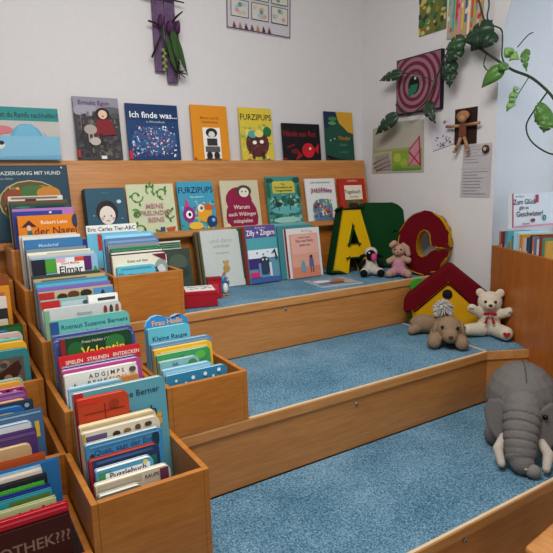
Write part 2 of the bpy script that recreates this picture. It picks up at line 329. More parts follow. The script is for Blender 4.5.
bin_books('picture books in the front bin of the long row', 0.08, [
 (0.321, 1.555, 0.45, 0.133, 0.206, 0.0243, 'b', '6f8076', 'e8e2d0', [('r', 0.05, 0.03, 0.95, 0.12, '8d9a8a')], 'thin grey-green board book, foremost in the front bin'),
 (0.32, 1.586, 0.45, 0.24, 0.226, 0.0243, 'b', 'd9cdb4', 'efe6cf', [('r', 0.02, 0.02, 0.6, 0.1, 'b9ac96'), ('t', 'RAUPE', 0.74, 0.1, 0.06, '2b2622'), ('r', 0.85, 0.02, 0.97, 0.3, '6b3550')], 'thick cream-edged board book second from the front of the front bin'),
 (0.332, 1.617, 0.45, 0.184, 0.254, 0.0243, 'b', '4f9fc8', 'f2efe2', [('r', 0.03, 0.05, 0.25, 0.4, '3f8f5a'), ('r', 0.15, 0.08, 0.93, 0.22, 'e6eef2'), ('t', 'Puzzlebuch', 0.54, 0.19, 0.13, '4a2340'), ('e', 0.85, 0.06, 0.05, 0.04, 'e6d27a')], 'bright blue board book with a dark handwritten title on a white band'),
 (0.32, 1.648, 0.45, 0.229, 0.276, 0.0243, 'b', '22395f', 'b9442c', [('r', 0, 0, 0.04, 1, 'b02030'), ('r', 0.1, 0.03, 0.9, 0.07, '3a5a8a'), ('r', 0.8, 0.15, 0.95, 0.6, '2c6a50')], 'dark navy board book with a red spine in the front bin'),
 (0.32, 1.679, 0.45, 0.255, 0.316, 0.0243, 'b', '3f8fc0', 'dcd6c2', [('t', 'Quak, sagt der Ente', 0.5, 0.16, 0.09, '28557a'), ('e', 0.9, 0.14, 0.05, 0.12, '1f3b50'), ('e', 0.07, 0.22, 0.04, 0.1, '1f3b50'), ('r', 0.05, 0.03, 0.95, 0.05, '6fb4d8')], 'mid-blue board book with faint dark lettering and reeds'),
 (0.32, 1.711, 0.45, 0.259, 0.342, 0.0243, 'b', 'd8ceb8', 'e9dfc8', [('r', 0.04, 0.05, 0.3, 0.3, '5b5078'), ('e', 0.42, 0.1, 0.05, 0.04, '3a2a20'), ('e', 0.56, 0.09, 0.05, 0.03, '8a5f38'), ('e', 0.7, 0.08, 0.04, 0.04, '5b4330'), ('e', 0.84, 0.07, 0.05, 0.03, '46331f'), ('r', 0, 0, 0.03, 1, 'c79a35')], 'cream board book with tiny brown animals along its top'),
 (0.32, 1.742, 0.45, 0.259, 0.353, 0.0243, 'b', 'e5d3ac', 'eedcb2', [('r', 0.02, 0.02, 0.98, 0.05, 'cdb588')], 'plain cream board book with thick pale pages behind the animal book'),
 (0.326, 1.773, 0.45, 0.171, 0.431, 0.0243, 'b', 'b8401f', 'e0563a', [('r', 0.03, 0.03, 0.45, 0.1, 'd63020'), ('r', 0.1, 0.3, 0.9, 0.32, '7d2412'), ('r', 0.5, 0.15, 0.52, 0.6, '7d2412'), ('r', 0.12, 0.5, 0.6, 0.52, '7d2412'), ('e', 0.7, 0.2, 0.1, 0.08, '97331a'), ('p', [(0.1, 0.62), (0.5, 0.9), (0.1, 0.9)], '4a1c12')], 'small orange-red board book with a line-drawn house'),
 (0.32, 1.804, 0.45, 0.322, 0.444, 0.0243, 'b', '5b9fae', 'd8dccf', [('r', 0, 0, 0.1, 1.4, 'b0202a'), ('t', 'Susanne Berner', 0.62, 0.16, 0.085, '284a55'), ('t', 'buch', 0.72, 0.42, 0.15, '284a55'), ('e', 0.84, 0.5, 0.09, 0.07, 'd9a13a'), ('e', 0.9, 0.43, 0.03, 0.03, 'd9a13a'), ('e', 0.78, 0.44, 0.03, 0.03, 'd9a13a'), ('e', 0.2, 0.18, 0.1, 0.02, '3a2a28')], 'large teal board book with red spine and yellow cat, rearmost in the front bin'),])
bin_books('picture books in the second bin of the long row', 0.08, [
 (0.327, 1.93, 0.6, 0.195, 0.275, 0.0218, 'b', '9fd0e2', 'c6e4ee', [('r', 0.02, 0.03, 0.98, 0.06, '7fb4cc')], 'pale blue thin board book, foremost in the second bin'),
 (0.48, 1.958, 0.6, 0.107, 0.269, 0.0218, 'h', 'c98a4a', 'e8c890', [], 'narrow orange-tan booklet at the right front of the second bin'),
 (0.327, 1.986, 0.6, 0.269, 0.307, 0.0218, 'b', 'e9e6dc', 'f4f1e6', [('t', 'A D G J M P S', 0.56, 0.1, 0.075, '3a3030'), ('t', 'B E H K N Q U', 0.56, 0.19, 0.075, '7a4a30'), ('t', 'C F I L O R W', 0.56, 0.28, 0.075, '3a4a40'), ('e', 0.12, 0.2, 0.09, 0.04, '2a2222'), ('p', [(0.05, 0.35), (0.12, 0.12), (0.2, 0.35)], '332a2a'), ('e', 0.92, 0.08, 0.05, 0.04, '55504a')], 'white alphabet board book covered with rows of dark letters'),
 (0.327, 2.014, 0.6, 0.294, 0.317, 0.0218, 'b', 'b4458a', 'e8d8e6', [('r', 0.04, 0.05, 0.93, 0.08, 'e9e2ea'), ('r', 0.05, 0.1, 0.92, 0.13, '3a3a78')], 'magenta-rimmed rounded board book behind the alphabet book'),
 (0.331, 2.042, 0.6, 0.291, 0.319, 0.0218, 'b', '2c3c70', 'c8d0e6', [('r', 0.3, 0.03, 0.36, 0.07, 'd8b43a')], 'dark blue board book edge behind the magenta one'),
 (0.327, 2.07, 0.6, 0.311, 0.351, 0.0218, 'h', 'c8222c', 'e9d9c8', [('t', 'SPIELEN   STAUNEN   ENTDECKEN', 0.53, 0.1, 0.06, 'f2d9c0'), ('r', 0, 0.17, 1, 1.3, '3f8f3c')], 'red-topped green hardback with a line of small pale capitals'),
 (0.343, 2.098, 0.6, 0.274, 0.412, 0.0218, 'b', '173f26', 'a8b0a0', [('t', 'Franz Hohler / Valentin', 0.55, 0.1, 0.05, 'c8c8a8'), ('e', 0.2, 0.2, 0.12, 0.14, '23602f'), ('e', 0.75, 0.16, 0.14, 0.12, '2c7038'), ('t', 'Valentin', 0.58, 0.29, 0.17, 'f0c832'), ('r', 0, 0, 0.06, 1.2, '8a2028')], 'dark green leafy book with a bold yellow title'),
 (0.327, 2.126, 0.6, 0.311, 0.4, 0.0218, 'b', '4a5596', 'b6bcdc', [('r', 0.02, 0.03, 0.98, 0.06, '7a6aa6'), ('r', 0.86, 0.06, 0.99, 0.5, '28559a')], 'blue-violet board book behind the leafy green one'),
 (0.327, 2.154, 0.6, 0.311, 0.414, 0.0218, 'b', '3c4a86', 'd5d5e2', [('r', 0.03, 0.03, 0.95, 0.05, '6b7ab8')], 'indigo board book behind the violet one in the second bin'),
 (0.327, 2.182, 0.6, 0.311, 0.468, 0.0218, 'b', '5fb0a6', 'eadfae', [('t', 'Rotraut Susanne Berners', 0.55, 0.13, 0.075, '22506a'), ('t', 'Winter', 0.62, 0.26, 0.11, '22506a'), ('r', 0, 0.02, 0.1, 1.2, '274f86')], 'large mint-teal board book with cream page edges and blue lettering'),])
bin_books('picture books in the third bin of the long row', 0.08, [
 (0.327, 2.305, 0.75, 0.311, 0.342, 0.0273, 'b', 'c9cccb', 'e6e6e0', [('e', 0.14, 0.22, 0.05, 0.04, 'b0402c'), ('e', 0.18, 0.3, 0.07, 0.02, '8a3a2a'), ('r', 0, 0.02, 0.06, 1, '7fae86'), ('r', 0.76, 0.16, 0.98, 0.18, '3a2a28'), ('e', 0.78, 0.1, 0.025, 0.06, '8a3028'), ('e', 0.86, 0.1, 0.025, 0.06, '4a3a38'), ('e', 0.94, 0.1, 0.025, 0.06, '8a5028'), ('t', 'Bilderbuch', 0.5, 0.12, 0.04, '6b7070')], 'wide pale grey board book with tiny red figures, foremost in the third bin'),
 (0.512, 2.34, 0.75, 0.126, 0.369, 0.0273, 'h', 'e9e9e4', 'f2f2ec', [('r', 0.3, 0.1, 0.9, 0.2, '3a3a3a')], 'small white booklet poking up at the right of the third bin'),
 (0.327, 2.375, 0.75, 0.301, 0.365, 0.0273, 'h', '8fb6ae', 'e2e2d6', [('r', 0, 0.01, 0.25, 0.13, 'c02828'), ('r', 0.27, 0.04, 0.9, 0.12, 'b9cfd0'), ('e', 0.6, 0.08, 0.05, 0.03, '46606a')], 'grey-green book with a red corner patch'),
 (0.327, 2.41, 0.75, 0.311, 0.395, 0.0273, 'h', 'b7a689', 'dcd6c4', [('r', 0, 0.01, 0.2, 0.14, 'b02a24'), ('e', 0.3, 0.09, 0.07, 0.05, '3a2418'), ('e', 0.45, 0.07, 0.08, 0.05, '5b3320'), ('e', 0.62, 0.07, 0.08, 0.05, '2c2018'), ('r', 0.72, 0.02, 1, 0.16, '4f86b4'), ('p', [(0.8, 0.14), (0.85, 0.04), (0.9, 0.14)], '1c1c22')], 'book with a red corner and dark brown galloping animals'),
 (0.327, 2.445, 0.75, 0.311, 0.408, 0.0273, 'h', '7a68b0', 'c9c4de', [], 'violet book behind the galloping animals'),
 (0.327, 2.48, 0.75, 0.311, 0.427, 0.0273, 'h', '3f90ac', 'a8d0da', [('r', 0.02, 0.03, 0.98, 0.08, '5fb0c8')], 'teal blue book behind the violet one in the third bin'),
 (0.327, 2.515, 0.75, 0.31, 0.436, 0.0273, 'h', 'b9a27c', 'e6d9ba', [('r', 0.1, 0.02, 0.8, 0.05, '7a6038'), ('r', 0.72, 0.02, 0.98, 0.12, 'e0b030')], 'tan book with a yellow patch at the back of the third bin'),
 (0.327, 2.55, 0.75, 0.295, 0.446, 0.0273, 'h', '39453a', '8a8f80', [], 'dark olive book at the very back of the third bin'),])
bin_books('picture books in the fourth bin of the long row', 0.08, [
 (0.345, 2.68, 0.9, 0.298, 0.362, 0.0273, 'h', '8fb8d4', 'dfe6ea', [('r', 0, 0.03, 0.2, 0.28, '22242e'), ('r', 0, 0.28, 0.2, 0.5, '2f5f9c'), ('r', 0.2, 0.03, 0.36, 0.25, '4f9f38'), ('r', 0.36, 0.03, 0.5, 0.2, 'e8a8b8'), ('r', 0.5, 0.03, 0.64, 0.2, 'eceae6'), ('r', 0.64, 0.03, 0.78, 0.25, 'd8502c'), ('r', 0.78, 0.03, 0.9, 0.25, '5b2460'), ('r', 0.36, 0.2, 0.5, 0.5, 'e9e4c8'), ('r', 0.5, 0.2, 0.78, 0.5, 'f0efe8'), ('r', 0.36, 0.1, 0.78, 0.35, 'f0efe8'), ('t', 'David McKee', 0.57, 0.135, 0.045, '8a3a50'), ('t', 'Elmar', 0.57, 0.27, 0.14, '1a1a20'), ('e', 0.95, 0.3, 0.03, 0.1, '3f9050')], 'pale blue book with a patchwork of coloured squares and black title'),
 (0.343, 2.715, 0.9, 0.296, 0.371, 0.0273, 'h', 'c9c2b0', 'ece8dc', [], 'white-edged thin book directly behind the patchwork cover'),
 (0.34, 2.75, 0.9, 0.289, 0.38, 0.0273, 'h', 'eae6da', 'f6f2e8', [('r', 0.3, 0.02, 0.98, 0.08, 'b9bcae')], 'pale cream book in the fourth bin'),
 (0.342, 2.785, 0.9, 0.277, 0.392, 0.0273, 'h', '7d8a8c', 'e0e0d8', [], 'grey book in the middle of the fourth bin'),
 (0.342, 2.82, 0.9, 0.27, 0.436, 0.0273, 'h', '3a76a8', 'c8dce6', [('t', 'Mondschaf', 0.4, 0.14, 0.07, 'b8d0e0'), ('p', [(0, 0.25), (0.3, 0.18), (0.7, 0.22), (1, 0.2), (1, 0.5), (0, 0.5)], '285a86'), ('t', 'Nacht', 0.6, 0.34, 0.12, '142a48')], 'blue night-sky book with a dark title in the fourth bin'),
 (0.524, 2.855, 0.9, 0.119, 0.418, 0.0273, 'h', '26306a', '5b6498', [], 'narrow navy book showing at the right of the fourth bin'),
 (0.343, 2.89, 0.9, 0.275, 0.445, 0.0273, 'h', 'e6e2d6', 'f2eee2', [], 'off-white book behind the night-sky book'),
 (0.334, 2.925, 0.9, 0.273, 0.451, 0.0273, 'h', 'cfc7b2', 'efe9d8', [], 'cream book at the very back of the fourth bin'),])
bin_books('picture books in the rear bin of the long row', 0.08, [
 (0.349, 3.055, 1.05, 0.292, 0.392, 0.03, 'h', 'e08018', 'b8c4c8', [('t', 'Robert Leiss', 0.6, 0.16, 0.08, 'f4ead0'), ('t', 'der Nagel', 0.62, 0.35, 0.17, '7a2c12'), ('p', [(0.05, 0.2), (0.3, 0.2), (0.18, 0.08)], '4a1c30'), ('p', [(0.1, 0.45), (0.26, 0.45), (0.18, 0.17)], '2c6a68'), ('e', 0.17, 0.22, 0.04, 0.05, 'e6b890'), ('e', 0.97, 0.12, 0.06, 0.12, '2a3a5a')], 'orange book with a pointed-hat figure, foremost in the rear bin'),
 (0.337, 3.095, 1.05, 0.241, 0.413, 0.03, 'h', '2a3f92', '8898d0', [('e', 0.75, 0.04, 0.03, 0.02, 'f0f0f0')], 'royal blue book behind the orange one'),
 (0.338, 3.135, 1.05, 0.307, 0.426, 0.03, 'h', 'b478b8', 'd8b4dc', [], 'mauve book in the rear bin'),
 (0.337, 3.175, 1.05, 0.298, 0.45, 0.03, 'h', '245045', '7a9a88', [('e', 0.2, 0.06, 0.12, 0.02, '3f7a60'), ('r', 0.4, 0.04, 0.9, 0.08, '1a3a38')], 'dark green book in the rear bin'),
 (0.337, 3.215, 1.05, 0.296, 0.466, 0.03, 'h', '6b4a34', '9a7a5a', [], 'brown book in the rear bin'),
 (0.337, 3.255, 1.05, 0.281, 0.491, 0.03, 'h', 'd8d4c8', 'f2f0e8', [('r', 0.05, 0.02, 0.9, 0.06, '8a7058'), ('r', 0.3, 0.06, 0.5, 0.12, '3a2a28')], 'white-edged book at the back of the rear bin'),])
bin_books('picture books in the bin beside the middle step', 0.08, [
 (0.687, 1.93, 0.62, 0.263, 0.226, 0.0229, 'b', '2f82a8', 'a8d4e2', [('e', 0.15, 0.1, 0.02, 0.02, 'e8f4f8'), ('e', 0.3, 0.16, 0.02, 0.02, 'e8f4f8'), ('e', 0.42, 0.1, 0.03, 0.03, 'e8f4f8'), ('e', 0.52, 0.18, 0.02, 0.02, 'e8f4f8'), ('e', 0.62, 0.08, 0.03, 0.03, 'e8f4f8'), ('e', 0.75, 0.14, 0.02, 0.02, 'e8f4f8'), ('e', 0.85, 0.06, 0.03, 0.03, 'e8f4f8'), ('e', 0.2, 0.28, 0.02, 0.04, 'd8f0f4'), ('e', 0.7, 0.26, 0.02, 0.02, 'e8f4f8'), ('r', 0.16, 0.22, 0.18, 0.36, 'e8f4f8')], 'teal blue board book dotted with white snowflakes'),
 (0.687, 1.959, 0.62, 0.211, 0.241, 0.0229, 'b', '86bcd4', 'c8e2ec', [('r', 0.05, 0.05, 0.95, 0.09, 'a8d2e2')], 'plain pale blue board book behind the snowflake book'),
 (0.687, 1.989, 0.62, 0.167, 0.265, 0.0229, 'b', '7fb4b4', 'd0e0da', [('t', 'BIB', 0.38, 0.15, 0.1, '35605a'), ('e', 0.82, 0.16, 0.12, 0.11, '3f8038')], 'small grey-blue board book with a green tree at its corner'),
 (0.687, 2.018, 0.62, 0.233, 0.285, 0.0229, 'b', '3f9858', 'd8dcc4', [('p', [(0.05, 0.3), (0.3, 0.1), (0.5, 0.08), (0.2, 0.4)], '5b2c20'), ('e', 0.8, 0.12, 0.1, 0.08, '5fb44a'), ('r', 0, 0.24, 0.3, 0.26, '286a3c')], 'green board book with a dark brown branch'),
 (0.687, 2.047, 0.62, 0.256, 0.3, 0.0229, 'b', 'e8b428', 'f2dc8a', [('r', 0.1, 0.05, 0.9, 0.08, 'f4d878'), ('e', 0.3, 0.1, 0.06, 0.03, '7a4a20')], 'yellow board book in the bin beside the middle step'),
 (0.687, 2.077, 0.62, 0.269, 0.315, 0.0229, 'b', '5f8fb4', 'c2d4e0', [('r', 0.03, 0.04, 0.95, 0.06, '7fa8c8'), ('r', 0.03, 0.1, 0.35, 0.2, 'd8902c')], 'grey-blue rounded board book at the middle of that short bin'),
 (0.687, 2.106, 0.62, 0.185, 0.374, 0.0229, 'b', '5fb4c4', 'b8e0e4', [('t', 'Kleine Raupe', 0.5, 0.3, 0.14, '1c3c58')], 'small aqua board book with a wavy dark title'),
 (0.687, 2.136, 0.62, 0.193, 0.418, 0.0229, 'cloud', '2f86c4', '8ac0dc', [('t', 'Frau Holle', 0.5, 0.22, 0.15, 'f0a838'), ('r', 0.1, 0.42, 0.9, 0.6, '6fb4dc'), ('e', 0.3, 0.75, 0.15, 0.1, 'e8e0c8')], 'cloud-shaped blue board book with orange title lettering'),])
bin_books('picture books in the bin on the upper step', 0.08, [
 (0.736, 2.687, 0.92, 0.197, 0.261, 0.0229, 'b', '5fbcd0', 'a8e0ea', [('t', 'Flugzeuge', 0.4, 0.3, 0.17, '28708a'), ('r', 0.1, 0.05, 0.9, 0.09, '3f9ab8')], 'cyan booklet, foremost in the upper bin'),
 (0.725, 2.716, 0.92, 0.284, 0.314, 0.0229, 'b', 'e4dec8', 'f2ecd8', [('t', 'Eulen auf dem', 0.45, 0.14, 0.06, '4a4a40'), ('e', 0.88, 0.3, 0.13, 0.18, '8a9c98'), ('e', 0.88, 0.34, 0.08, 0.12, 'c8d0cc'), ('t', 'A', 0.78, 0.38, 0.16, '1c2a40'), ('p', [(0.72, 0.02), (0.98, 0.02), (0.98, 0.16)], '6b1c28')], 'cream board book with a grey owl swirl and dark red corner'),
 (0.724, 2.746, 0.92, 0.281, 0.333, 0.0229, 'b', '3a3a3c', 'e4e4dc', [('r', 0.02, 0.02, 0.98, 0.05, 'dcd8d0')], 'black and white thin book behind the owl book'),
 (0.738, 2.775, 0.92, 0.262, 0.345, 0.0229, 'b', '1f7a42', '58a878', [('r', 0.03, 0.04, 0.95, 0.08, '2f9858')], 'emerald green board book in the upper bin'),
 (0.732, 2.804, 0.92, 0.275, 0.361, 0.0229, 'b', '8a8c92', 'd6d6d0', [], 'light grey thin book in the upper bin'),
 (0.728, 2.834, 0.92, 0.287, 0.393, 0.0229, 'b', '5a7ea8', 'b4c4d8', [('r', 0.05, 0.05, 0.95, 0.09, '7f9cc0'), ('r', 0.3, 0.16, 0.9, 0.19, '3f6290')], 'steel blue board book in the upper bin'),
 (0.722, 2.863, 0.92, 0.277, 0.416, 0.0229, 'b', '6fbcdc', 'b4e0ee', [('r', 0.05, 0.04, 0.95, 0.1, '9ad4e8')], 'sky blue board book at the back of the upper bin'),
 (0.688, 3.057, 0.9, 0.281, 0.471, 0.0229, 'h', '6fc0dc', 'eef2ee', [('r', 0, 0, 1, 0.16, 'f0f0ea'), ('t', 'Eric Carles Tier-ABC', 0.5, 0.12, 0.098, '1c1c22'), ('r', 0.2, 0.18, 0.3, 0.5, 'c83030'), ('e', 0.7, 0.5, 0.2, 0.15, '3f9a58')], 'tall white-banded cyan animal alphabet book behind the upper bin'),])
bin_books('picture books in the lowest bin at the left edge', 0.08, [
 (-0.058, 1.555, 0.325, 0.294, 0.306, 0.0199, 'h', '3c1410', '5b2018', [('t', 'BIBLIOTHEK???', 0.5, 0.26, 0.14, '8a6a58'), ('e', 0.7, 0.42, 0.06, 0.05, '8a6a48'), ('p', [(0.6, 0.62), (0.76, 0.4), (0.8, 0.6)], '6b4a34')], 'dark maroon book with faint chalk lettering, foremost in the lowest left bin'),
 (-0.058, 1.58, 0.325, 0.296, 0.327, 0.0199, 'h', 'c4182c', 'f0c0b0', [('r', 0.02, 0.03, 0.98, 0.05, 'e05060')], 'bright red book behind the maroon one'),
 (-0.058, 1.606, 0.325, 0.268, 0.339, 0.0199, 'h', 'b4bc8a', 'e4e4bc', [('e', 0.5, 0.1, 0.04, 0.04, '2c2c20'), ('e', 0.62, 0.09, 0.03, 0.04, '5b5a30'), ('e', 0.74, 0.1, 0.04, 0.05, '2c2c20'), ('e', 0.86, 0.09, 0.03, 0.05, '46462a'), ('e', 0.94, 0.1, 0.02, 0.05, '2c2c20')], 'pale olive book with little dark figures'),
 (-0.058, 1.631, 0.325, 0.262, 0.354, 0.0199, 'h', '2f8c96', '9cc8c0', [('r', 0.55, 0.02, 0.98, 0.3, '56702c'), ('e', 0.75, 0.14, 0.05, 0.06, 'c8c8a0'), ('e', 0.65, 0.1, 0.05, 0.04, '3a4c1c')], 'teal book with a mossy green picture panel'),
 (-0.058, 1.657, 0.325, 0.264, 0.354, 0.0199, 'h', '24307c', '6878b8', [], 'deep blue book between the teal and the grass green ones'),
 (-0.058, 1.682, 0.325, 0.251, 0.356, 0.0199, 'h', '3f9a34', 'a8d890', [('r', 0.02, 0.04, 0.98, 0.08, '64b850')], 'grass green book in the lowest left bin'),
 (-0.058, 1.708, 0.325, 0.262, 0.367, 0.0199, 'h', '24242a', 'e0d8cc', [('t', 'Wer bin ich', 0.7, 0.1, 0.06, 'd8d0c0')], 'black book with pale page edge in the lowest left bin'),
 (-0.058, 1.733, 0.325, 0.252, 0.375, 0.0199, 'h', 'e2d4c4', 'f2e8dc', [], 'cream book in front of the pale blue one at lower left'),
 (-0.058, 1.759, 0.325, 0.253, 0.373, 0.0199, 'h', '8fb4c4', 'e2eaee', [('r', 0.02, 0.03, 0.98, 0.1, 'b8d4e0')], 'pale grey-blue book in the lowest left bin'),
 (-0.057, 1.784, 0.325, 0.31, 0.372, 0.0199, 'h', '2a6ea4', '88b4d4', [], 'large plain blue book standing tall in the lowest left bin'),
 (-0.058, 1.81, 0.325, 0.275, 0.389, 0.0199, 'h', 'b04a18', 'd87838', [('e', 0.72, 0.14, 0.04, 0.05, 'f0e4d0'), ('e', 0.72, 0.17, 0.02, 0.03, '4a2010')], 'rust orange book with a white-faced figure, rearmost in the lowest left bin'),])
bin_books('picture books in the second bin at the left edge', 0.08, [
 (-0.048, 1.93, 0.45, 0.237, 0.262, 0.0199, 'b', 'cfae80', 'e8d0a4', [('t', 'Gutenacht', 0.55, 0.2, 0.06, '6b4a34'), ('e', 0.88, 0.26, 0.03, 0.02, '3a2418')], 'tan rounded board book, foremost in the second left bin'),
 (-0.048, 1.955, 0.45, 0.261, 0.299, 0.0199, 'h', '4f3468', 'a898c0', [('r', 0.02, 0.03, 0.98, 0.07, '6b4f88')], 'purple book behind the tan board book'),
 (-0.048, 1.981, 0.45, 0.253, 0.321, 0.0199, 'b', '7fa8cc', 'ecece4', [('r', 0.02, 0.02, 0.98, 0.12, 'd8dcd8')], 'white-edged pale blue board book in the second left bin'),
 (-0.048, 2.006, 0.45, 0.293, 0.346, 0.0199, 'h', '46698c', 'b4c8dc', [('r', 0.9, 0.14, 0.95, 0.34, 'd8b83a'), ('r', 0.02, 0.02, 0.98, 0.04, '8fb0cc')], 'large slate blue book with a yellow mark at its edge'),
 (-0.048, 2.032, 0.45, 0.235, 0.363, 0.0199, 'b', '1f62a4', '5f98cc', [('e', 0.75, 0.14, 0.2, 0.07, 'd8c048')], 'bright blue board book with a yellow arc'),
 (-0.048, 2.057, 0.45, 0.272, 0.368, 0.0199, 'h', '28384c', '708098', [('e', 0.92, 0.06, 0.03, 0.03, '90b0c8'), ('e', 0.85, 0.1, 0.04, 0.02, '506a84')], 'blackish navy book with grey blotches'),
 (-0.048, 2.083, 0.45, 0.252, 0.368, 0.0199, 'b', 'd89a6c', 'f0c8a0', [], 'peach board book in the second left bin'),
 (-0.048, 2.108, 0.45, 0.258, 0.389, 0.0199, 'b', '7a4484', 'b088b8', [('r', 0.02, 0.04, 0.98, 0.08, '9460a0')], 'plum purple board book in the second left bin'),
 (-0.048, 2.134, 0.45, 0.262, 0.399, 0.0199, 'b', 'a82458', 'e8c8d0', [('e', 0.66, 0.08, 0.04, 0.05, 'f0e0e0'), ('e', 0.76, 0.07, 0.03, 0.06, '2a1a20'), ('e', 0.85, 0.08, 0.03, 0.05, 'e8d0c0'), ('e', 0.93, 0.08, 0.03, 0.06, '3a2028')], 'crimson book with white and black figures'),
 (-0.048, 2.159, 0.45, 0.253, 0.413, 0.0199, 'b', 'd8982c', 'f0cc6c', [], 'amber yellow board book near the back of the second left bin'),
 (-0.048, 2.185, 0.45, 0.26, 0.416, 0.0199, 'b', '8fb09c', 'd0dccc', [], 'grey-green board book rearmost in the second left bin'),])
bin_books('picture books in the third bin at the left edge', 0.08, [
 (-0.043, 2.305, 0.6, 0.296, 0.349, 0.03, 'b', '2f7c80', '78b0ac', [('r', 0.05, 0.1, 0.93, 0.7, '5b5048'), ('g', 0.05, 0.12, 0.93, 0.68, ['5b5048', '7a6a5c', '3f3a38', '8a6a58', '6b6058'], 50, 0.12), ('p', [(0.45, 0.6), (0.6, 0.3), (0.85, 0.15), (0.9, 0.25), (0.7, 0.6)], '3a1c12'), ('e', 0.72, 0.4, 0.06, 0.08, '9a7060'), ('r', 0.1, 0.4, 0.4, 0.6, '7a6a60')], 'dark teal book with a brown animal picture, foremost in the third left bin'),
 (-0.043, 2.345, 0.6, 0.296, 0.368, 0.03, 'b', 'e8a81c', 'f4cc5c', [('t', 'Bauer', 0.72, 0.13, 0.07, '6b3018')], 'golden yellow board book behind the animal picture'),
 (-0.043, 2.385, 0.6, 0.286, 0.373, 0.03, 'b', '5fb09c', 'b8dccc', [], 'mint board book in the third left bin'),
 (-0.043, 2.425, 0.6, 0.293, 0.389, 0.03, 'b', 'c8a8a0', 'e8d8cc', [('e', 0.8, 0.08, 0.04, 0.02, '8a4030'), ('e', 0.65, 0.08, 0.05, 0.03, '5b6a50')], 'pinkish board book with small red marks in the third left bin'),
 (-0.043, 2.465, 0.6, 0.252, 0.391, 0.03, 'b', '2a5a9c', '7098cc', [], 'cobalt blue booklet in the third left bin'),
 (-0.043, 2.505, 0.6, 0.306, 0.403, 0.03, 'h', '1c4c20', '3f7a40', [('r', 0.6, 0.03, 0.98, 0.3, '26602a')], 'forest green book in the third left bin'),
 (-0.043, 2.545, 0.6, 0.256, 0.422, 0.03, 'h', 'c8b8a0', 'e8dcc8', [], 'beige book at the back of the third left bin'),])
bin_books('picture books in the fourth bin at the left edge', 0.08, [
 (-0.038, 2.68, 0.75, 0.264, 0.351, 0.03, 'h', 'd8d0c4', 'ece8dc', [('r', 0.5, 0.2, 1, 0.5, '2a2a2a')], 'pale book with a black patch at the very left edge'),
 (-0.038, 2.77, 0.75, 0.289, 0.385, 0.03, 'h', 'd88c20', 'f0b860', [('r', 0.5, 0.1, 0.92, 0.9, 'b06840')], 'orange book standing at the left edge in the fourth left bin'),
 (-0.038, 2.86, 0.75, 0.298, 0.424, 0.03, 'h', '8a4a20', 'b87848', [('t', 'Sagen', 0.75, 0.12, 0.05, 'e8c890')], 'rust brown book at the left edge behind the orange one'),])
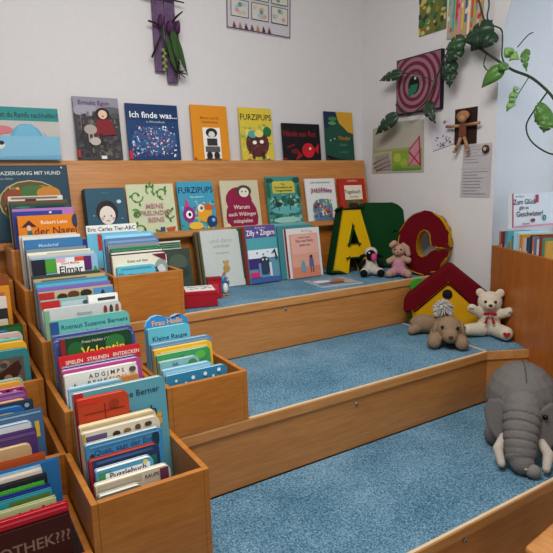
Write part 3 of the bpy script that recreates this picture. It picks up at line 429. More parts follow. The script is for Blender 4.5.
DISPLAY = [
 (0.774, 3.52, 1.745, 0.276, 0.383, 0.012, 'h', '3c3a3c', 'd8d4cc', [('r', 0, 0, 1, 0.28, '8c8894'), ('e', 0.25, 0.3, 0.3, 0.12, '9a96a4'), ('e', 0.8, 0.3, 0.3, 0.1, '5b5a60'), ('t', 'Ermskt Egon', 0.45, 0.17, 0.12, '55306a'), ('g', 0.0, 0.3, 1, 1.38, ['2a2a2c', '4c4a4c', '5a4e44', '30302a', '6a6258', '3a3440'], 160, 0.12), ('e', 0.62, 0.36, 0.16, 0.13, '1f181a'), ('e', 0.62, 0.38, 0.1, 0.1, 'e0b8a0'), ('e', 0.62, 0.42, 0.02, 0.02, 'a03030'), ('p', [(0.48, 0.5), (0.78, 0.48), (0.9, 0.82), (0.42, 0.86)], '7a1820'), ('r', 0.5, 0.8, 0.58, 1.05, '2a2024'), ('e', 0.32, 0.72, 0.14, 0.11, 'a89a94'), ('r', 0.26, 0.8, 0.29, 1.0, 'a89a94'), ('r', 0.35, 0.8, 0.38, 1.0, 'a89a94'), ('e', 0.4, 0.98, 0.12, 0.09, 'b8aca4'), ('r', 0, 1.18, 0.05, 1.34, 'c02020'), ('r', 0.5, 1.3, 0.62, 1.4, 'dcd8d0'), ('r', 0.12, 0.36, 0.13, 0.7, '8a7868')], 'dark misty book with a girl in red beside an animal, on the panel top', 0.1, '1'),
 (1.093, 3.52, 1.745, 0.351, 0.359, 0.012, 'h', '1c3c68', 'c8d0dc', [('r', 0, 0, 1, 0.3, '17325c'), ('e', 0.5, 0.66, 0.44, 0.26, '2f5584'), ('t', 'Ich finde was...', 0.52, 0.25, 0.14, 'e8ecf0'), ('t', 'in Wimmelbuch', 0.55, 0.34, 0.05, 'b0bccc'), ('r', 0, 0.85, 0.06, 1.03, 'c02028'), ('g', 0.06, 0.38, 0.94, 0.98, ['c8d4e0', '7f9fc8', 'b03040', 'd8e0e8', '3f5f98', '88a8c8', 'a0405a', '1f2f5c'], 230, 0.04)], 'square navy blue crowded search-and-find book with white title', 0.1, '1'),
 (1.54, 3.52, 1.745, 0.275, 0.373, 0.014, 'h', 'd88a1c', 'e8dcc4', [('t', 'Maren und die', 0.5, 0.34, 0.08, 'a04818'), ('t', 'Geschichten', 0.5, 0.44, 0.08, 'a04818'), ('r', 0.28, 0.55, 0.76, 1.46, 'e8e4dc'), ('e', 0.52, 0.68, 0.16, 0.12, '222'), ('e', 0.52, 0.72, 0.09, 0.08, 'd8d0c8'), ('r', 0.38, 0.82, 0.66, 1.0, '333'), ('r', 0.32, 1.02, 0.72, 1.16, '58544e'), ('e', 0.42, 1.25, 0.08, 0.1, '222'), ('e', 0.62, 1.25, 0.08, 0.1, '2a2a2a'), ('r', 0.3, 1.32, 0.74, 1.44, '444'), ('r', 0, 1.3, 0.06, 1.45, 'c02020')], 'plain orange book with a black and white picture strip', 0.1, '1'),
 (1.913, 3.52, 1.745, 0.27, 0.373, 0.012, 'h', 'd4bc3c', 'd8d8c0', [('t', 'FURZIPUPS', 0.5, 0.32, 0.2, '1c2c20'), ('g', 0, 0.4, 1, 1.5, ['c0c050', 'a8b048', 'd8c868', '8fa040', 'e0d080'], 70, 0.14), ('e', 0.5, 0.95, 0.36, 0.36, '5b2c2a'), ('g', 0.2, 0.7, 0.8, 1.25, ['4a2020', '6b3834', '5b2c2a', '7a4840'], 60, 0.09), ('e', 0.4, 0.92, 0.06, 0.05, 'f0f0e0'), ('e', 0.62, 0.9, 0.06, 0.05, 'f0f0e0'), ('e', 0.35, 0.7, 0.14, 0.1, '4fa098'), ('e', 0.55, 0.68, 0.14, 0.1, 'e0d070'), ('e', 0.82, 0.62, 0.13, 0.13, '1f6a40'), ('e', 0.4, 0.92, 0.06, 0.05, 'f0f0e0'), ('e', 0.62, 0.9, 0.06, 0.05, 'f0f0e0'), ('e', 0.2, 1.42, 0.1, 0.08, 'c85080'), ('e', 0.5, 1.45, 0.1, 0.06, 'c85080'), ('e', 0.8, 1.42, 0.12, 0.08, 'd06090'), ('r', 0.3, 1.15, 0.38, 1.35, '46201f'), ('r', 0.6, 1.15, 0.68, 1.35, '46201f')], 'yellow book with a big brown shaggy creature, on the panel top', 0.1, '1'),
 (2.269, 3.52, 1.745, 0.349, 0.275, 0.012, 'h', '141216', '4a4448', [('t', 'Hände aus Rot', 0.45, 0.28, 0.16, '8a1c28'), ('e', 0.66, 0.58, 0.17, 0.16, 'c01c28'), ('p', [(0.82, 0.55), (0.95, 0.42), (0.92, 0.66)], 'b01824'), ('e', 0.3, 0.6, 0.1, 0.06, '6b141c'), ('p', [(0.3, 0.85), (0.4, 0.6), (0.5, 0.7), (0.36, 0.88)], '8a1820'), ('p', [(0.1, 0.5), (0.3, 0.44), (0.3, 0.47), (0.1, 0.54)], '7a1820'), ('e', 0.7, 0.54, 0.03, 0.03, 'f0d0d0'), ('r', 0, 0.75, 0.07, 0.98, 'b8181c')], 'small black book with a round red fish shape', 0.1, '1'),
 (2.674, 3.52, 1.745, 0.283, 0.379, 0.012, 'h', '1f4a3c', 'b8c0b0', [('p', [(0.4, 0), (1, 0), (1, 0.6), (0.8, 0.55), (0.5, 0.3)], 'c8962c'), ('p', [(0, 0), (0.4, 0), (0.45, 0.25), (0, 0.5)], '1c2c48'), ('e', 0.28, 0.2, 0.16, 0.06, '3f7a48'), ('e', 0.25, 0.32, 0.14, 0.05, '58904c'), ('p', [(0, 1.2), (0.4, 1.3), (0.7, 1.62), (0, 1.62)], '101014'), ('t', 'Flieder', 0.66, 0.78, 0.14, 'b87a30'), ('t', 'Nacht', 0.6, 0.95, 0.1, '3f8a5c'), ('t', 'im Wald', 0.6, 1.15, 0.08, '3f8a5c'), ('e', 0.15, 0.8, 0.02, 0.02, 'd0e0d8'), ('e', 0.3, 0.75, 0.02, 0.02, 'd0e0d8'), ('r', 0, 1.3, 0.06, 1.6, 'b01c20')], 'dark green and ochre book at the corner end of the panel top', 0.1, '1'),
 (0.754, 3.305, 1.28, 0.235, 0.284, 0.09, 'h', '2f5566', 'c0c4bc', [('t', 'kleine', 0.5, 0.14, 0.07, '4f7484'), ('e', 0.5, 0.62, 0.28, 0.3, '2c2220'), ('e', 0.5, 0.7, 0.2, 0.24, 'e4d8cc'), ('e', 0.5, 1.12, 0.22, 0.16, 'e4d8cc'), ('e', 0.41, 0.72, 0.02, 0.02, '2c2220'), ('e', 0.59, 0.72, 0.02, 0.02, '2c2220'), ('r', 0.46, 0.83, 0.54, 0.85, 'b04040'), ('e', 0.36, 0.78, 0.04, 0.03, 'd8a098'), ('e', 0.64, 0.78, 0.04, 0.03, 'd8a098'), ('e', 0.82, 0.36, 0.06, 0.05, 'c8d0cc'), ('e', 0.16, 0.7, 0.02, 0.02, '88a8b0'), ('e', 0.86, 0.8, 0.02, 0.02, '88a8b0')], 'thick slate blue book with a dark-haired pale face', 0.17, '2'),
 (1.021, 3.375, 1.28, 0.312, 0.314, 0.014, 'h', 'c9cfa8', 'e0e0cc', [('v',), ('t', 'MEINE', 0.55, 0.5, 0.12, 'b87888'), ('t', 'FREUNDIN', 0.55, 0.64, 0.12, 'b87888'), ('t', 'BIENE', 0.55, 0.78, 0.12, 'b87888'), ('p', [(0.74, 0.92), (0.96, 0.9), (0.92, 1.05), (0.78, 1.06)], 'b8542c'), ('r', 0.62, 0.9, 0.72, 1.04, '2f5070')], 'pale green book with curling leafy vines', 0.17, '2'),
 (1.36, 3.375, 1.28, 0.26, 0.325, 0.014, 'h', '3f98b4', 'c0d8dc', [('t', 'FURZIPUPS', 0.5, 0.3, 0.2, '142c54'), ('t', 'Neue Abenteuer', 0.52, 0.42, 0.05, 'd8e8e8'), ('r', 0, 1.0, 1, 1.32, '3f9a98'), ('g', 0, 0.5, 1, 1.3, ['4fa0b8', '3f88a8', '88c0b8', 'd868a0', 'e0c040', '2c7098'], 70, 0.09), ('e', 0.25, 0.85, 0.17, 0.2, '8a2878'), ('e', 0.25, 0.85, 0.09, 0.1, 'f0f0f0'), ('e', 0.26, 0.85, 0.04, 0.05, '1c1c30'), ('p', [(0.15, 0.66), (0.2, 0.4), (0.28, 0.66)], 'c83878'), ('e', 0.68, 0.85, 0.2, 0.22, 'e0a028'), ('e', 0.58, 0.7, 0.09, 0.1, 'f0e8c0'), ('e', 0.6, 0.7, 0.04, 0.05, '2c5a88'), ('e', 0.8, 0.68, 0.12, 0.08, 'c85c28'), ('e', 0.86, 1.05, 0.15, 0.15, '1c3c68'), ('e', 0.9, 1.02, 0.05, 0.05, '7fb4dc'), ('e', 0.4, 1.15, 0.2, 0.1, 'e8b83c')], 'turquoise book with cartoon monsters and jagged navy title', 0.17, '2'),
 (1.673, 3.375, 1.28, 0.303, 0.324, 0.014, 'h', 'c8c0a0', 'dcd8c8', [('e', 0.5, 0.85, 0.42, 0.5, '8a1840'), ('e', 0.45, 0.45, 0.34, 0.3, '8a1840'), ('e', 0.6, 0.25, 0.2, 0.14, '4a4038'), ('e', 0.6, 0.28, 0.13, 0.11, 'e0d8c8'), ('e', 0.55, 0.26, 0.02, 0.02, '1c1c1c'), ('e', 0.65, 0.26, 0.02, 0.02, '1c1c1c'), ('t', 'Warum', 0.5, 0.66, 0.12, 'e8d8c8'), ('t', 'auch Wikinger', 0.5, 0.82, 0.11, 'e8d8c8'), ('t', 'mitspielen', 0.5, 0.98, 0.11, 'e8d8c8'), ('r', 0.42, 1.18, 0.6, 1.21, 'e8d8c8'), ('e', 0.1, 1.1, 0.07, 0.12, 'd8cca8')], 'cream book with a big raspberry red blob and small face', 0.17, '2'),
 (2.043, 3.375, 1.28, 0.293, 0.347, 0.014, 'h', '3f8880', 'c0d0c8', [('r', 0.18, 0.12, 0.84, 0.42, 'c4b848'), ('t', 'Das', 0.5, 0.22, 0.07, '28342c'), ('t', 'Wimmelbuch der', 0.5, 0.3, 0.07, '28342c'), ('t', 'Tiergeschichten', 0.5, 0.38, 0.07, '28342c'), ('e', 0.1, 0.1, 0.12, 0.06, '1f4f38'), ('e', 0.9, 0.1, 0.12, 0.07, '1f4f38'), ('e', 0.05, 0.35, 0.06, 0.2, '28603c'), ('e', 0.94, 0.4, 0.06, 0.2, '28603c'), ('g', 0, 0.45, 1, 1.24, ['2c6c64', '4f9890', '78b8a8', '286050', '98c4a8', '1f5048'], 120, 0.11), ('e', 0.5, 0.85, 0.42, 0.1, '5fa8a8'), ('e', 0.3, 0.7, 0.1, 0.06, '1c3c38'), ('e', 0.66, 0.66, 0.12, 0.06, '2c5048'), ('r', 0.62, 0.7, 0.64, 0.86, '1c3c38'), ('e', 0.5, 1.1, 0.4, 0.08, '98c4b8'), ('r', 0.28, 0.74, 0.3, 0.86, '1c3c38')], 'teal jungle pond book with a yellow title plate', 0.17, '2'),
 (2.388, 3.375, 1.28, 0.282, 0.325, 0.012, 'h', 'dcdcd8', 'e8e8e4', [('t', 'ALEXANDRA BRANDIS', 0.5, 0.13, 0.06, '3a4450'), ('a', 0.5, 0.4, 0.34, 0.12, 'b04870'), ('e', 0.5, 0.85, 0.34, 0.3, '4a8a78'), ('e', 0.35, 0.7, 0.12, 0.12, '7a6098'), ('e', 0.62, 0.68, 0.13, 0.12, '5898b8'), ('e', 0.7, 0.95, 0.12, 0.12, 'c85c48'), ('e', 0.3, 1.0, 0.14, 0.1, '2c5c88'), ('e', 0.52, 0.9, 0.1, 0.1, 'd8b858'), ('g', 0.16, 0.55, 0.86, 1.18, ['7a6098', '5898b8', 'c85c48', '3f8a68', '2c5c88', 'd8b858', 'c8d8c8', '3a3a48'], 150, 0.09), ('e', 0.5, 1.12, 0.3, 0.06, '5878a8'), ('t', 'Traumtiere', 0.5, 0.38, 0.14, 'a04878')], 'white book with a heap of multicoloured animals', 0.17, '2'),
 (2.707, 3.375, 1.28, 0.271, 0.32, 0.02, 'h', 'b02c20', 'd8c8b8', [('r', 0.2, 0.2, 0.86, 0.62, 'e4dcc4'), ('t', 'Tagebuch', 0.5, 0.44, 0.14, '28201c'), ('t', 'einer Katze', 0.52, 0.56, 0.06, '58483c'), ('r', 0.22, 0.64, 0.84, 1.4, '57602c'), ('g', 0.22, 0.64, 0.84, 1.25, ['57602c', '3a4420', '7a6a3c', '6b3c28', '8a7848', '2c2c18'], 80, 0.11), ('e', 0.5, 0.9, 0.2, 0.18, '3a2018'), ('e', 0.6, 1.1, 0.2, 0.2, '28341c'), ('t', 'SAMI MALI', 0.5, 0.1, 0.07, 'e0b8a0')], 'red book with a cream title plate and dark green picture', 0.17, '2'),
 (0.296, 3.5, 1.745, 0.382, 0.299, 0.014, 'h', 'b9b4ac', 'dcd8d0', [('r', 0, 0, 1, 0.2, '1f8480'), ('t', 'Kannst du Ramfu nachhelfen?', 0.5, 0.15, 0.1, '14303c'), ('e', 0.52, 0.5, 0.24, 0.26, '5fa0bc'), ('p', [(0.3, 0.5), (0.42, 0.28), (0.6, 0.24), (0.76, 0.5)], '6aacc6'), ('e', 0.2, 0.34, 0.14, 0.06, 'c87078'), ('e', 0.14, 0.38, 0.05, 0.07, 'c87078'), ('p', [(0.75, 0.35), (0.9, 0.6), (0.92, 0.9), (0.86, 0.6)], '4f90b0'), ('p', [(0, 0.65), (0.3, 0.72), (0.3, 0.78), (0, 0.85)], '2c2824'), ('p', [(0.88, 0.52), (0.98, 0.44), (0.97, 0.66), (0.9, 0.7)], '5fa0bc')], 'grey book with a blue elephant-like animal and teal top band', 0.1, '0'),]
for i,(x,y,z,wd,h,t,k,col,edge,items,label,lean,row) in enumerate(DISPLAY):
    g='books displayed along the top of the sloping board' if row in '10' else 'books displayed on the ledge of the sloping board'
    book((x,y,z+.003+(t-.02 if t>.02 else 0)*lean), wd, h, t, k, col, edge, items, label, lean, g)
book((.67-.40,3.475,1.746), .395, .135, .012, 'h', '7fb4cc', 'dce4e8', [('e',.1,.13,.16,.07,'d8d4d0'),('e',.21,.1,.04,.03,'28242a'),('e',.1,.25,.05,.07,'28303c'),('p',[(0,.3),(1,.27),(1,.4),(0,.4)],'6aa4c0')], 'low pale blue book with a white sheep, in front of the elephant-like animal book', .05, 'books displayed along the top of the sloping board')
book((.255,3.345,1.29), .425, .43, .016, 'h', '1c3444', '14181c', [('r',.015,.015,.985,.97,'20404f'),('t','SPAZIERGANG MIT HUND',.5,.13,.062,'c8d0cc'),('t','Roman Balzer',.2,.19,.035,'8a9ca0'),('e',.5,.5,.4,.3,'b8a878'),('e',.5,.5,.385,.285,'5b4a2c'),('g',.16,.26,.84,.74,['8a3c1c','3f6a34','c07c28','6b7c3c','a86430','2c3c20','d89838','46301c'],170,.06),('e',.3,.42,.14,.1,'8a3c1c'),('e',.52,.36,.15,.09,'3f6a34'),('e',.72,.38,.15,.09,'c07c28'),('e',.42,.52,.1,.08,'a86430'),('e',.6,.5,.12,.08,'6b7c3c'),('e',.8,.5,.05,.08,'d89838'),('e',.92,.04,.012,.012,'c8c8c0')], 'large dark petrol book with autumn scene in an oval frame', .17, 'books displayed on the ledge of the sloping board')
# ---------------- books standing on the top step
G='books standing upright on the top step'
def lp(*a): return a
book((1.445,3.20,.9045), .285, .385, .013, 'h', 'c4cac4', 'd8d8d0', [('t','und dann',.5,.3,.14,'a8aca4'),('t','sommer',.5,.42,.12,'a8aca4'),('t','Der kleine Bär',.5,.56,.05,'a0a49a'),('e',.55,.92,.09,.09,'b08c4c'),('e',.55,.8,.06,.06,'c09a58'),('e',.5,.75,.025,.025,'b08c4c'),('e',.6,.75,.025,.025,'b08c4c'),('e',.47,1.03,.04,.04,'a07c40')], 'pale grey-white book with a small honey-coloured bear', .22, G)
for i,(dx,col,h,lab) in enumerate(((-.012,'4a5034',.37,'olive book right behind the pale bear book'),(-.025,'6b5232',.378,'brown book second behind the pale bear book'),(-.03,'2c3430',.36,'black-green book third behind the pale bear book'))):
    book((1.445+dx,3.216+i*.019,.9045), .26, h, .016, 'h', col, 'b8a888', [], lab, .22, G)
book((1.755,3.17,.9045), .235, .395, .013, 'h', '5f8fa8', 'd0d4d4', [('r',0,0,1,.36,'5a4a90'),('t','Korky Paul',.5,.09,.07,'d0c8e0'),('t','Zilly + Zingaro',.5,.28,.2,'f0ece4'),('r',0,.36,1,.7,'4fa0a8'),('r',0,.7,1,.95,'dce4e8'),('r',0,.95,.55,1.25,'3f2c70'),('e',.3,.8,.03,.03,'7a4a98'),('e',.65,.78,.02,.02,'3a6aa8'),('e',.5,.85,.03,.03,'7a4a98'),('e',.52,1.05,.16,.14,'243858'),('e',.5,1.25,.22,.18,'2c3c50'),('r',.3,1.1,.38,1.5,'7088b8'),('r',.66,1.1,.74,1.5,'d0d8e0'),('e',.46,1.0,.03,.03,'e8e0a0'),('e',.58,1.0,.03,.03,'e8e0a0'),('p',[(.75,.85),(.9,.7),(.97,1.0),(.9,1.05),(.88,.8)],'243858'),('r',0,1.52,1,1.68,'3f5c98'),('r',0,1.35,.3,1.5,'c8306c')], 'violet and turquoise book with a dark cat, on the top step', .17, G)
for i,(dx,col,h) in enumerate(((-.018,'8a2c24',.385),(-.03,'2c4c3c',.38),(-.04,'7a5a28',.39),(-.05,'b04830',.375),(-.055,'34343a',.385))):
    book((1.755+dx,3.186+i*.016,.9045), .22, h, .0135, 'h', col, 'd8c8a8', [], ('dark red','deep green','ochre','brick red','near-black')[i]+' book in the stack leaning behind the violet and turquoise one', .17, G)
book((2.10,3.16,.9045), .235, .315, .012, 'h', 'd89c88', 'e8dcd0', [('r',.02,.02,.98,.6,'dca898'),('t','Rosalie Astrid',.5,.14,.07,'7a5048'),('t','Paul und Nelly',.5,.25,.1,'7a4840'),('t','gehen raus',.5,.37,.08,'7a4840'),('r',0,1.0,1,1.34,'d08068'),('e',.68,.72,.06,.06,'5b3430'),('r',.6,.78,.76,1.02,'506890'),('r',.62,1.02,.66,1.2,'504858'),('r',.71,1.02,.75,1.2,'504858'),('r',.3,.9,.44,1.16,'5a9ca8'),('e',.37,.86,.05,.05,'5a9ca8')], 'salmon pink book with two small walking figures', .15, G)
book((2.062,3.176,.9045), .305, .355, .014, 'h', 'd8d8d4', 'e8e4dc', [('t','Mein Pony',.6,.09,.05,'90888a'),('e',.75,.1,.02,.02,'c05060'),('r',0,0,.05,1.2,'7a1c20')], 'white book standing behind the salmon pink one', .15, G)
for i,(col,h) in enumerate((('3f8088',.375),('5fa0a0',.385),('2c5c60',.37),('78b0b4',.392))):
    book((2.02-.008*i,3.194+i*.017,.9045), .30, h, .0145, 'h', col, 'b8ccc8', [], ('dark teal','sea green','petrol','pale aqua')[i]+' book in the stack behind the white and salmon ones', .15, G)
book((1.165,3.15,.9045), .17, .29, .014, 'h', '39463c', '8a9088', [('e',.5,.5,.35,.3,'4c5c4a'),('e',.6,.9,.3,.2,'2f3a34')], 'dark mossy book between the upper bin and the red box', .2, G)
book((1.10,3.20,.9045), .2, .335, .016, 'h', '78a884', 'd0dcc8', [('r',.1,.06,.98,.09,'222222'),('r',.1,.12,.98,.15,'222222'),('r',.1,.18,.98,.21,'222222'),('r',0,0,1,.035,'e8e4d8'),('r',0,.24,1,.36,'e0d8c8'),('t','WALD',.5,.34,.09,'3a3a30'),('e',.5,.7,.3,.2,'b0c8a0')], 'green book with black and cream stripes, leaning behind the upper bin', .2, G)
# flat magazine
t=thing('magazine','thin picture book lying flat near the edge of the top step','book',(2.07,2.79,.9025),(-math.pi/2,0,-.12))
q=MB(); q.box(0,.32,0,.004,0,.27,mat('b8b4b0')); art(q,[('r',.02,.02,.98,.8,'8aa0b0'),('e',.3,.3,.2,.12,'d8d8d4'),('e',.7,.3,.16,.12,'b8643c'),('e',.5,.55,.3,.12,'6b4a34'),('e',.8,.6,.12,.1,'c8a070'),('e',.2,.6,.14,.1,'5b7c98'),('t','Das schöne Fest',.5,.14,.1,'a05a38')],.32,.27)
q.build('cover',t); t.location.z += .001
# red card box, small red container and blue bird figure
t=thing('card_box','low red box with a white printed lid, near the edge of the top step','box',(1.115,2.78,.9035),(0,0,-.30)); t.scale=(1.18,1.18,1.2)
q=MB(); q.box(0,.155,0,.006,0,.062,mat('a01424')); q.box(0,.155,.144,.15,0,.062,mat('a01424')); q.box(0,.006,.006,.144,0,.062,mat('a01424')); q.box(.149,.155,.006,.144,0,.062,mat('a01424')); q.box(.006,.149,.006,.144,0,.006,mat('a01424')); q.build('box_body',t,bevel=.002)
q=MB(); q.box(-.002,.157,-.002,.152,.0625,.075,mat('b01828')); ld=q.build('lid',t); q=MB(); q.box(.008,.147,.01,.142,.0752,.0775,mat('e0dcd8'))
for gx,gy in ((.03,.05),(.055,.06),(.085,.048),(.1,.075),(.12,.06)): q.box(gx,gx+.018,gy,gy+.008,.0776,.0782,mat('404048'))
vs_,fs=text_geo('Bilderrätsel'); q.add([(.078+v[0]*.024,.1+v[1]*.024,.0783) for v in vs_],fs,mat('303038')); q.build('printed_sheet',ld)
t=thing('container','small upright red box behind the low red box','box',(1.325,2.93,.9025),(0,0,-.25))
q=MB(); q.box(0,.085,0,.045,0,.11,mat('a81828')); q.build('box_body',t,bevel=.003); q=MB(); q.box(-.002,.087,-.002,.047,.1105,.128,mat('8f1420')); q.box(.02,.065,-.0035,-.0025,.03,.09,mat('c03848')); q.build('lid',t,bevel=.002)
t=thing('bird_figure','small blue and white bird figure beside the red box','figurine',(1.455,2.985,.903),(0,0,.3))
q=MB(); q.ell((0,0,.045),(.03,.026,.045),mat('3f86b4',.4)); q.ell((0,-.004,.098),(.026,.024,.026),mat('3f86b4',.4)); o=plush(q,'body',t,vox=.004,sm=2,fur=0)
q=MB(); q.ell((0,-.02,.045),(.02,.012,.032),mat('e0e4e4')); q.build('belly',t)
q=MB(); q.tube([(0,-.026,.096),(0,-.045,.09)],[.007,.001],mat('d88a28')); q.build('beak',t)
for s_ in (-1,1):
    q=MB(); q.ell((s_*.034,.004,.055),(.008,.018,.034),mat('2a6a9a',.4),(0,s_*.5,0)); q.build('wing',t); q=MB(); q.ell((s_*.01,-.026,.106),.004,mat('101010')); q.build('eye',t); q=MB(); q.ell((s_*.013,-.012,.004),(.012,.018,.005),mat('d88a28')); q.build('foot',t)
q=MB(); q.tube([(0,0,.118),(.008,.004,.138)],[.008,.001],mat('c83040')); q.build('crest',t)
# ---------------------------------------------------------------- fabric letter cushions
def arc(cx,cz,rx,rz,a0,a1,n=14): return [(cx+rx*math.cos(math.radians(a0+(a1-a0)*i/n)), cz+rz*math.sin(math.radians(a0+(a1-a0)*i/n))) for i in range(n+1)]
YEL=mat('c9a008',.9,.3,300,.1); GRN=mat('123c1c',.9,.3,300,.1); RED=mat('5e0812',.9,.3,300,.1); YL2=mat('c89410',.9,.3,300,.1); LGR=mat('3f9c30',.9,.3,300,.1)
GC='fabric letter cushions on the top step'
o=thing('letter_cushion','yellow letter A cushion with green sides, left of the green one','cushion',(2.41,3.13,.925),(-.17,0,-.30),GC)
q=MB(); q.outline([[(0,0),(.115,0),(.14,.09),(.235,.09),(.26,0),(.375,0),(.265,.46),(.11,.46)],[(.155,.2),(.1875,.31),(.22,.2)]],.11,YEL,GRN); q.build('body',o,bevel=.022)
o=thing('letter_cushion','dark green rounded letter cushion between the yellow and red ones','cushion',(2.80,3.20,.92),(-.13,0,-.55),GC)
B=[(0,0)]+arc(.2,.14,.14,.14,-90,75)+arc(.18,.37,.13,.12,-75,90)+[(0,.49)]
q=MB(); q.outline([B],.10,GRN,GRN); q.build('body',o,bevel=.022)
o=thing('letter_cushion','dark red letter C cushion with yellow sides leaning at the right wall','cushion',(2.80,2.86,.912),(-.08,0,-1.08),GC)
C2=arc(.18,.222,.18,.222,-7,345,40)
hole=[(.30,.176),(.265,.18),(.235,.165),(.205,.135),(.175,.122),(.152,.135),(.138,.17),(.135,.215),(.142,.26),(.158,.295),(.185,.312),(.212,.302),(.226,.275),(.228,.24),(.245,.21),(.27,.195),(.30,.188)]
q=MB(); q.outline([C2+hole],.10,RED,YL2); q.build('body',o,bevel=.014)
# green cushion peeking out behind the house
o=thing('cushion','bright green rounded cushion peeking out above the house roof','cushion',(2.688,2.61,.604),(0,0,-.5))
q=MB(); q.outline([[(0,0),(.12,0)]+arc(.06,.25,.06,.055,0,180,12)],.035,LGR,LGR); q.build('body',o,bevel=.01)
# house
o=thing('house_cushion','plush house with dark red roof and yellow front, beside the white bear','cushion',(2.61,2.535,.612),(-.06,0,-.88))
q=MB(); q.outline([[(.03,0),(.43,0),(.45,.12),(.23,.30),(.015,.1)]],.12,YL2,YL2); q.build('front',o,bevel=.02)
q=MB(); q.outline([[(-.05,.09),(-.045,.2),(.235,.435),(.50,.22),(.50,.115),(.44,.10),(.235,.285),(.03,.09)]],.15,RED,RED,y=-.018); q.build('roof',o,bevel=.025)
q=MB(); q.ell((.23,-.006,.225),(.032,.012,.032),mat('14101a',.9)); q.build('round_window',o)
q=MB(); q.outline([arc(.2,.0,.052,.115,0,180,12)],.012,mat('141a48',.9),mat('141a48',.9),y=-.011); q.build('arched_door',o,bevel=.003)
# ---------------------------------------------------------------- plush animals
def eyes(p, pts, r, col='0c0a0a', name='eye'):
    for c in pts: q=MB(); q.ell(c, r, mat(col,.2)); q.build(name,p)
CREAM=mat('c9bda8',.95,.5,180,.1); TAN=mat('8c745c',.95,.6,160,.1); BUN=mat('a88470',.95,.5,180,.1); PINK=mat('b07c88',.95,.4,180,.1); BLK=mat('0e0d10',.9,.4,150,.15); WHT=mat('bcb4a8',.95,.6,150,.1)
# white teddy, facing local -Y
o=thing('teddy_bear','cream white teddy bear with a red bow, sitting on the corner piece','plush toy',(2.845,2.10,.602),(0,0,-.88))
q=MB(); q.ell((0,.02,.085),(.07,.062,.088),CREAM); q.ell((0,.015,.215),(.074,.066,.068),CREAM)
for s_ in(-1,1): q.ell((s_*.058,.02,.272),(.027,.016,.027),CREAM)
q.ell((0,-.045,.203),(.033,.03,.026),CREAM)
q.chain([(-.05,.0,.14),(-.105,-.03,.178)],[.03,.029],CREAM,6); q.chain([(.05,.0,.14),(.112,-.02,.165)],[.03,.03],CREAM,6)
q.chain([(-.045,-.01,.045),(-.125,-.06,.05)],[.045,.036],CREAM,7); q.chain([(.04,-.01,.045),(.09,-.10,.05)],[.045,.043],CREAM,7)
plush(q,'body',o,vox=.005,sm=3,fur=.0016,fsize=.008)
eyes(o,[(-.028,-.046,.228),(.028,-.046,.228)],.009); q=MB(); q.ell((0,-.076,.212),(.012,.008,.008),mat('2a1a18',.3)); q.build('nose',o)
RB=mat('96141c',.5)
q=MB()
for s_ in(-1,1): q.ell((s_*.02,-.062,.158),(.02,.006,.013),RB,(0,s_*.4,0)); q.outline([[(s_*.004,.158),(s_*.034,.098),(s_*.016,.092)]],.004,RB,RB,y=-.068)
q.ell((0,-.064,.158),.008,RB); q.build('red_bow',o)
q=MB(); hp=[(.016*math.sin(a)**3*1.0, .001*(13*math.cos(a)-5*math.cos(2*a)-2*math.cos(3*a)-math.cos(4*a))) for a in [i*math.pi/12 for i in range(24)]]
q.outline([[(x*1.3+.092,z*1.25+.052) for x,z in hp]],.006,mat('a01820',.7),mat('a01820',.7),y=-.147); q.build('heart_patch',o)
q=MB(); q.ell((-.109,-.059,.185),(.015,.005,.008),mat('9a8474',.9)); q.build('paw_pad',o); q=MB(); q.ell((.118,-.049,.168),(.015,.005,.008),mat('8a7464',.9)); q.build('paw_pad',o)
# drooping brown dog
o=thing('plush_dog','light brown plush dog with drooping ears, lying on the middle step','plush toy',(2.475,2.10,.602),(0,0,-.80))
q=MB(); q.ell((0,.05,.055),(.062,.065,.052),TAN); q.ell((0,-.01,.095),(.066,.062,.06),TAN); q.ell((.004,-.062,.07),(.04,.036,.036),TAN)
q.chain([(-.05,.03,.06),(-.072,-.05,.035)],[.04,.036],TAN,6); q.chain([(.05,.03,.05),(.062,-.06,.034)],[.036,.034],TAN,6)
plush(q,'body',o,vox=.0055,sm=3,fur=.0022,fsize=.01)
for s_ in(-1,1): q=MB(); q.ell((s_*.069,-.005,.082),(.013,.034,.052),mat('8f775c',.95,.6,160,.1),(.2,s_*-.22,0)); q.build('ear',o)
eyes(o,[(-.034,-.062,.112),(.04,-.06,.108)],.0085); q=MB(); q.ell((.006,-.098,.072),(.012,.007,.009),mat('4a342c',.4)); q.build('nose',o)
o.scale=(1.15,1.1,1.2)
# fluffy grey-haired long-bodied toy lying behind the dog
o=thing('plush_koala','brown plush animal with a shaggy grey-white head, lying behind the dog','plush toy',(2.645,2.335,.602),(0,0,-.70))
q=MB(); q.ell((-.075,.0,.062),(.1,.058,.06),TAN,(0,.1,0)); q.ell((.025,-.02,.09),(.055,.05,.05),TAN); q.chain([(.02,-.05,.10),(.075,-.085,.085),(.125,-.09,.06)],[.028,.026,.026],TAN,6); q.chain([(-.12,-.02,.04),(-.165,-.05,.028)],[.034,.028],TAN,5)
plush(q,'body',o,vox=.0055,sm=3,fur=.0022,fsize=.01)
q=MB(); rnd=random.Random(3); GH=mat('c4c0bc',.95,.5,90,.1)
q.ell((.03,-.03,.175),(.04,.036,.036),GH)
for i in range(170):
    a=rnd.random()*6.28; b=math.acos(1-1.5*rnd.random()); dv=Vector((math.sin(b)*math.cos(a),math.sin(b)*math.sin(a),math.cos(b))); c=Vector((.03,-.03,.172))
    q.tube([c+dv*.03,c+dv*.054+Vector((0,0,-.003)),c+dv*(.062+.014*rnd.random())+Vector((0,0,-.012))],[.004,.003,.0008],GH,4)
q.build('shaggy_hair',o)
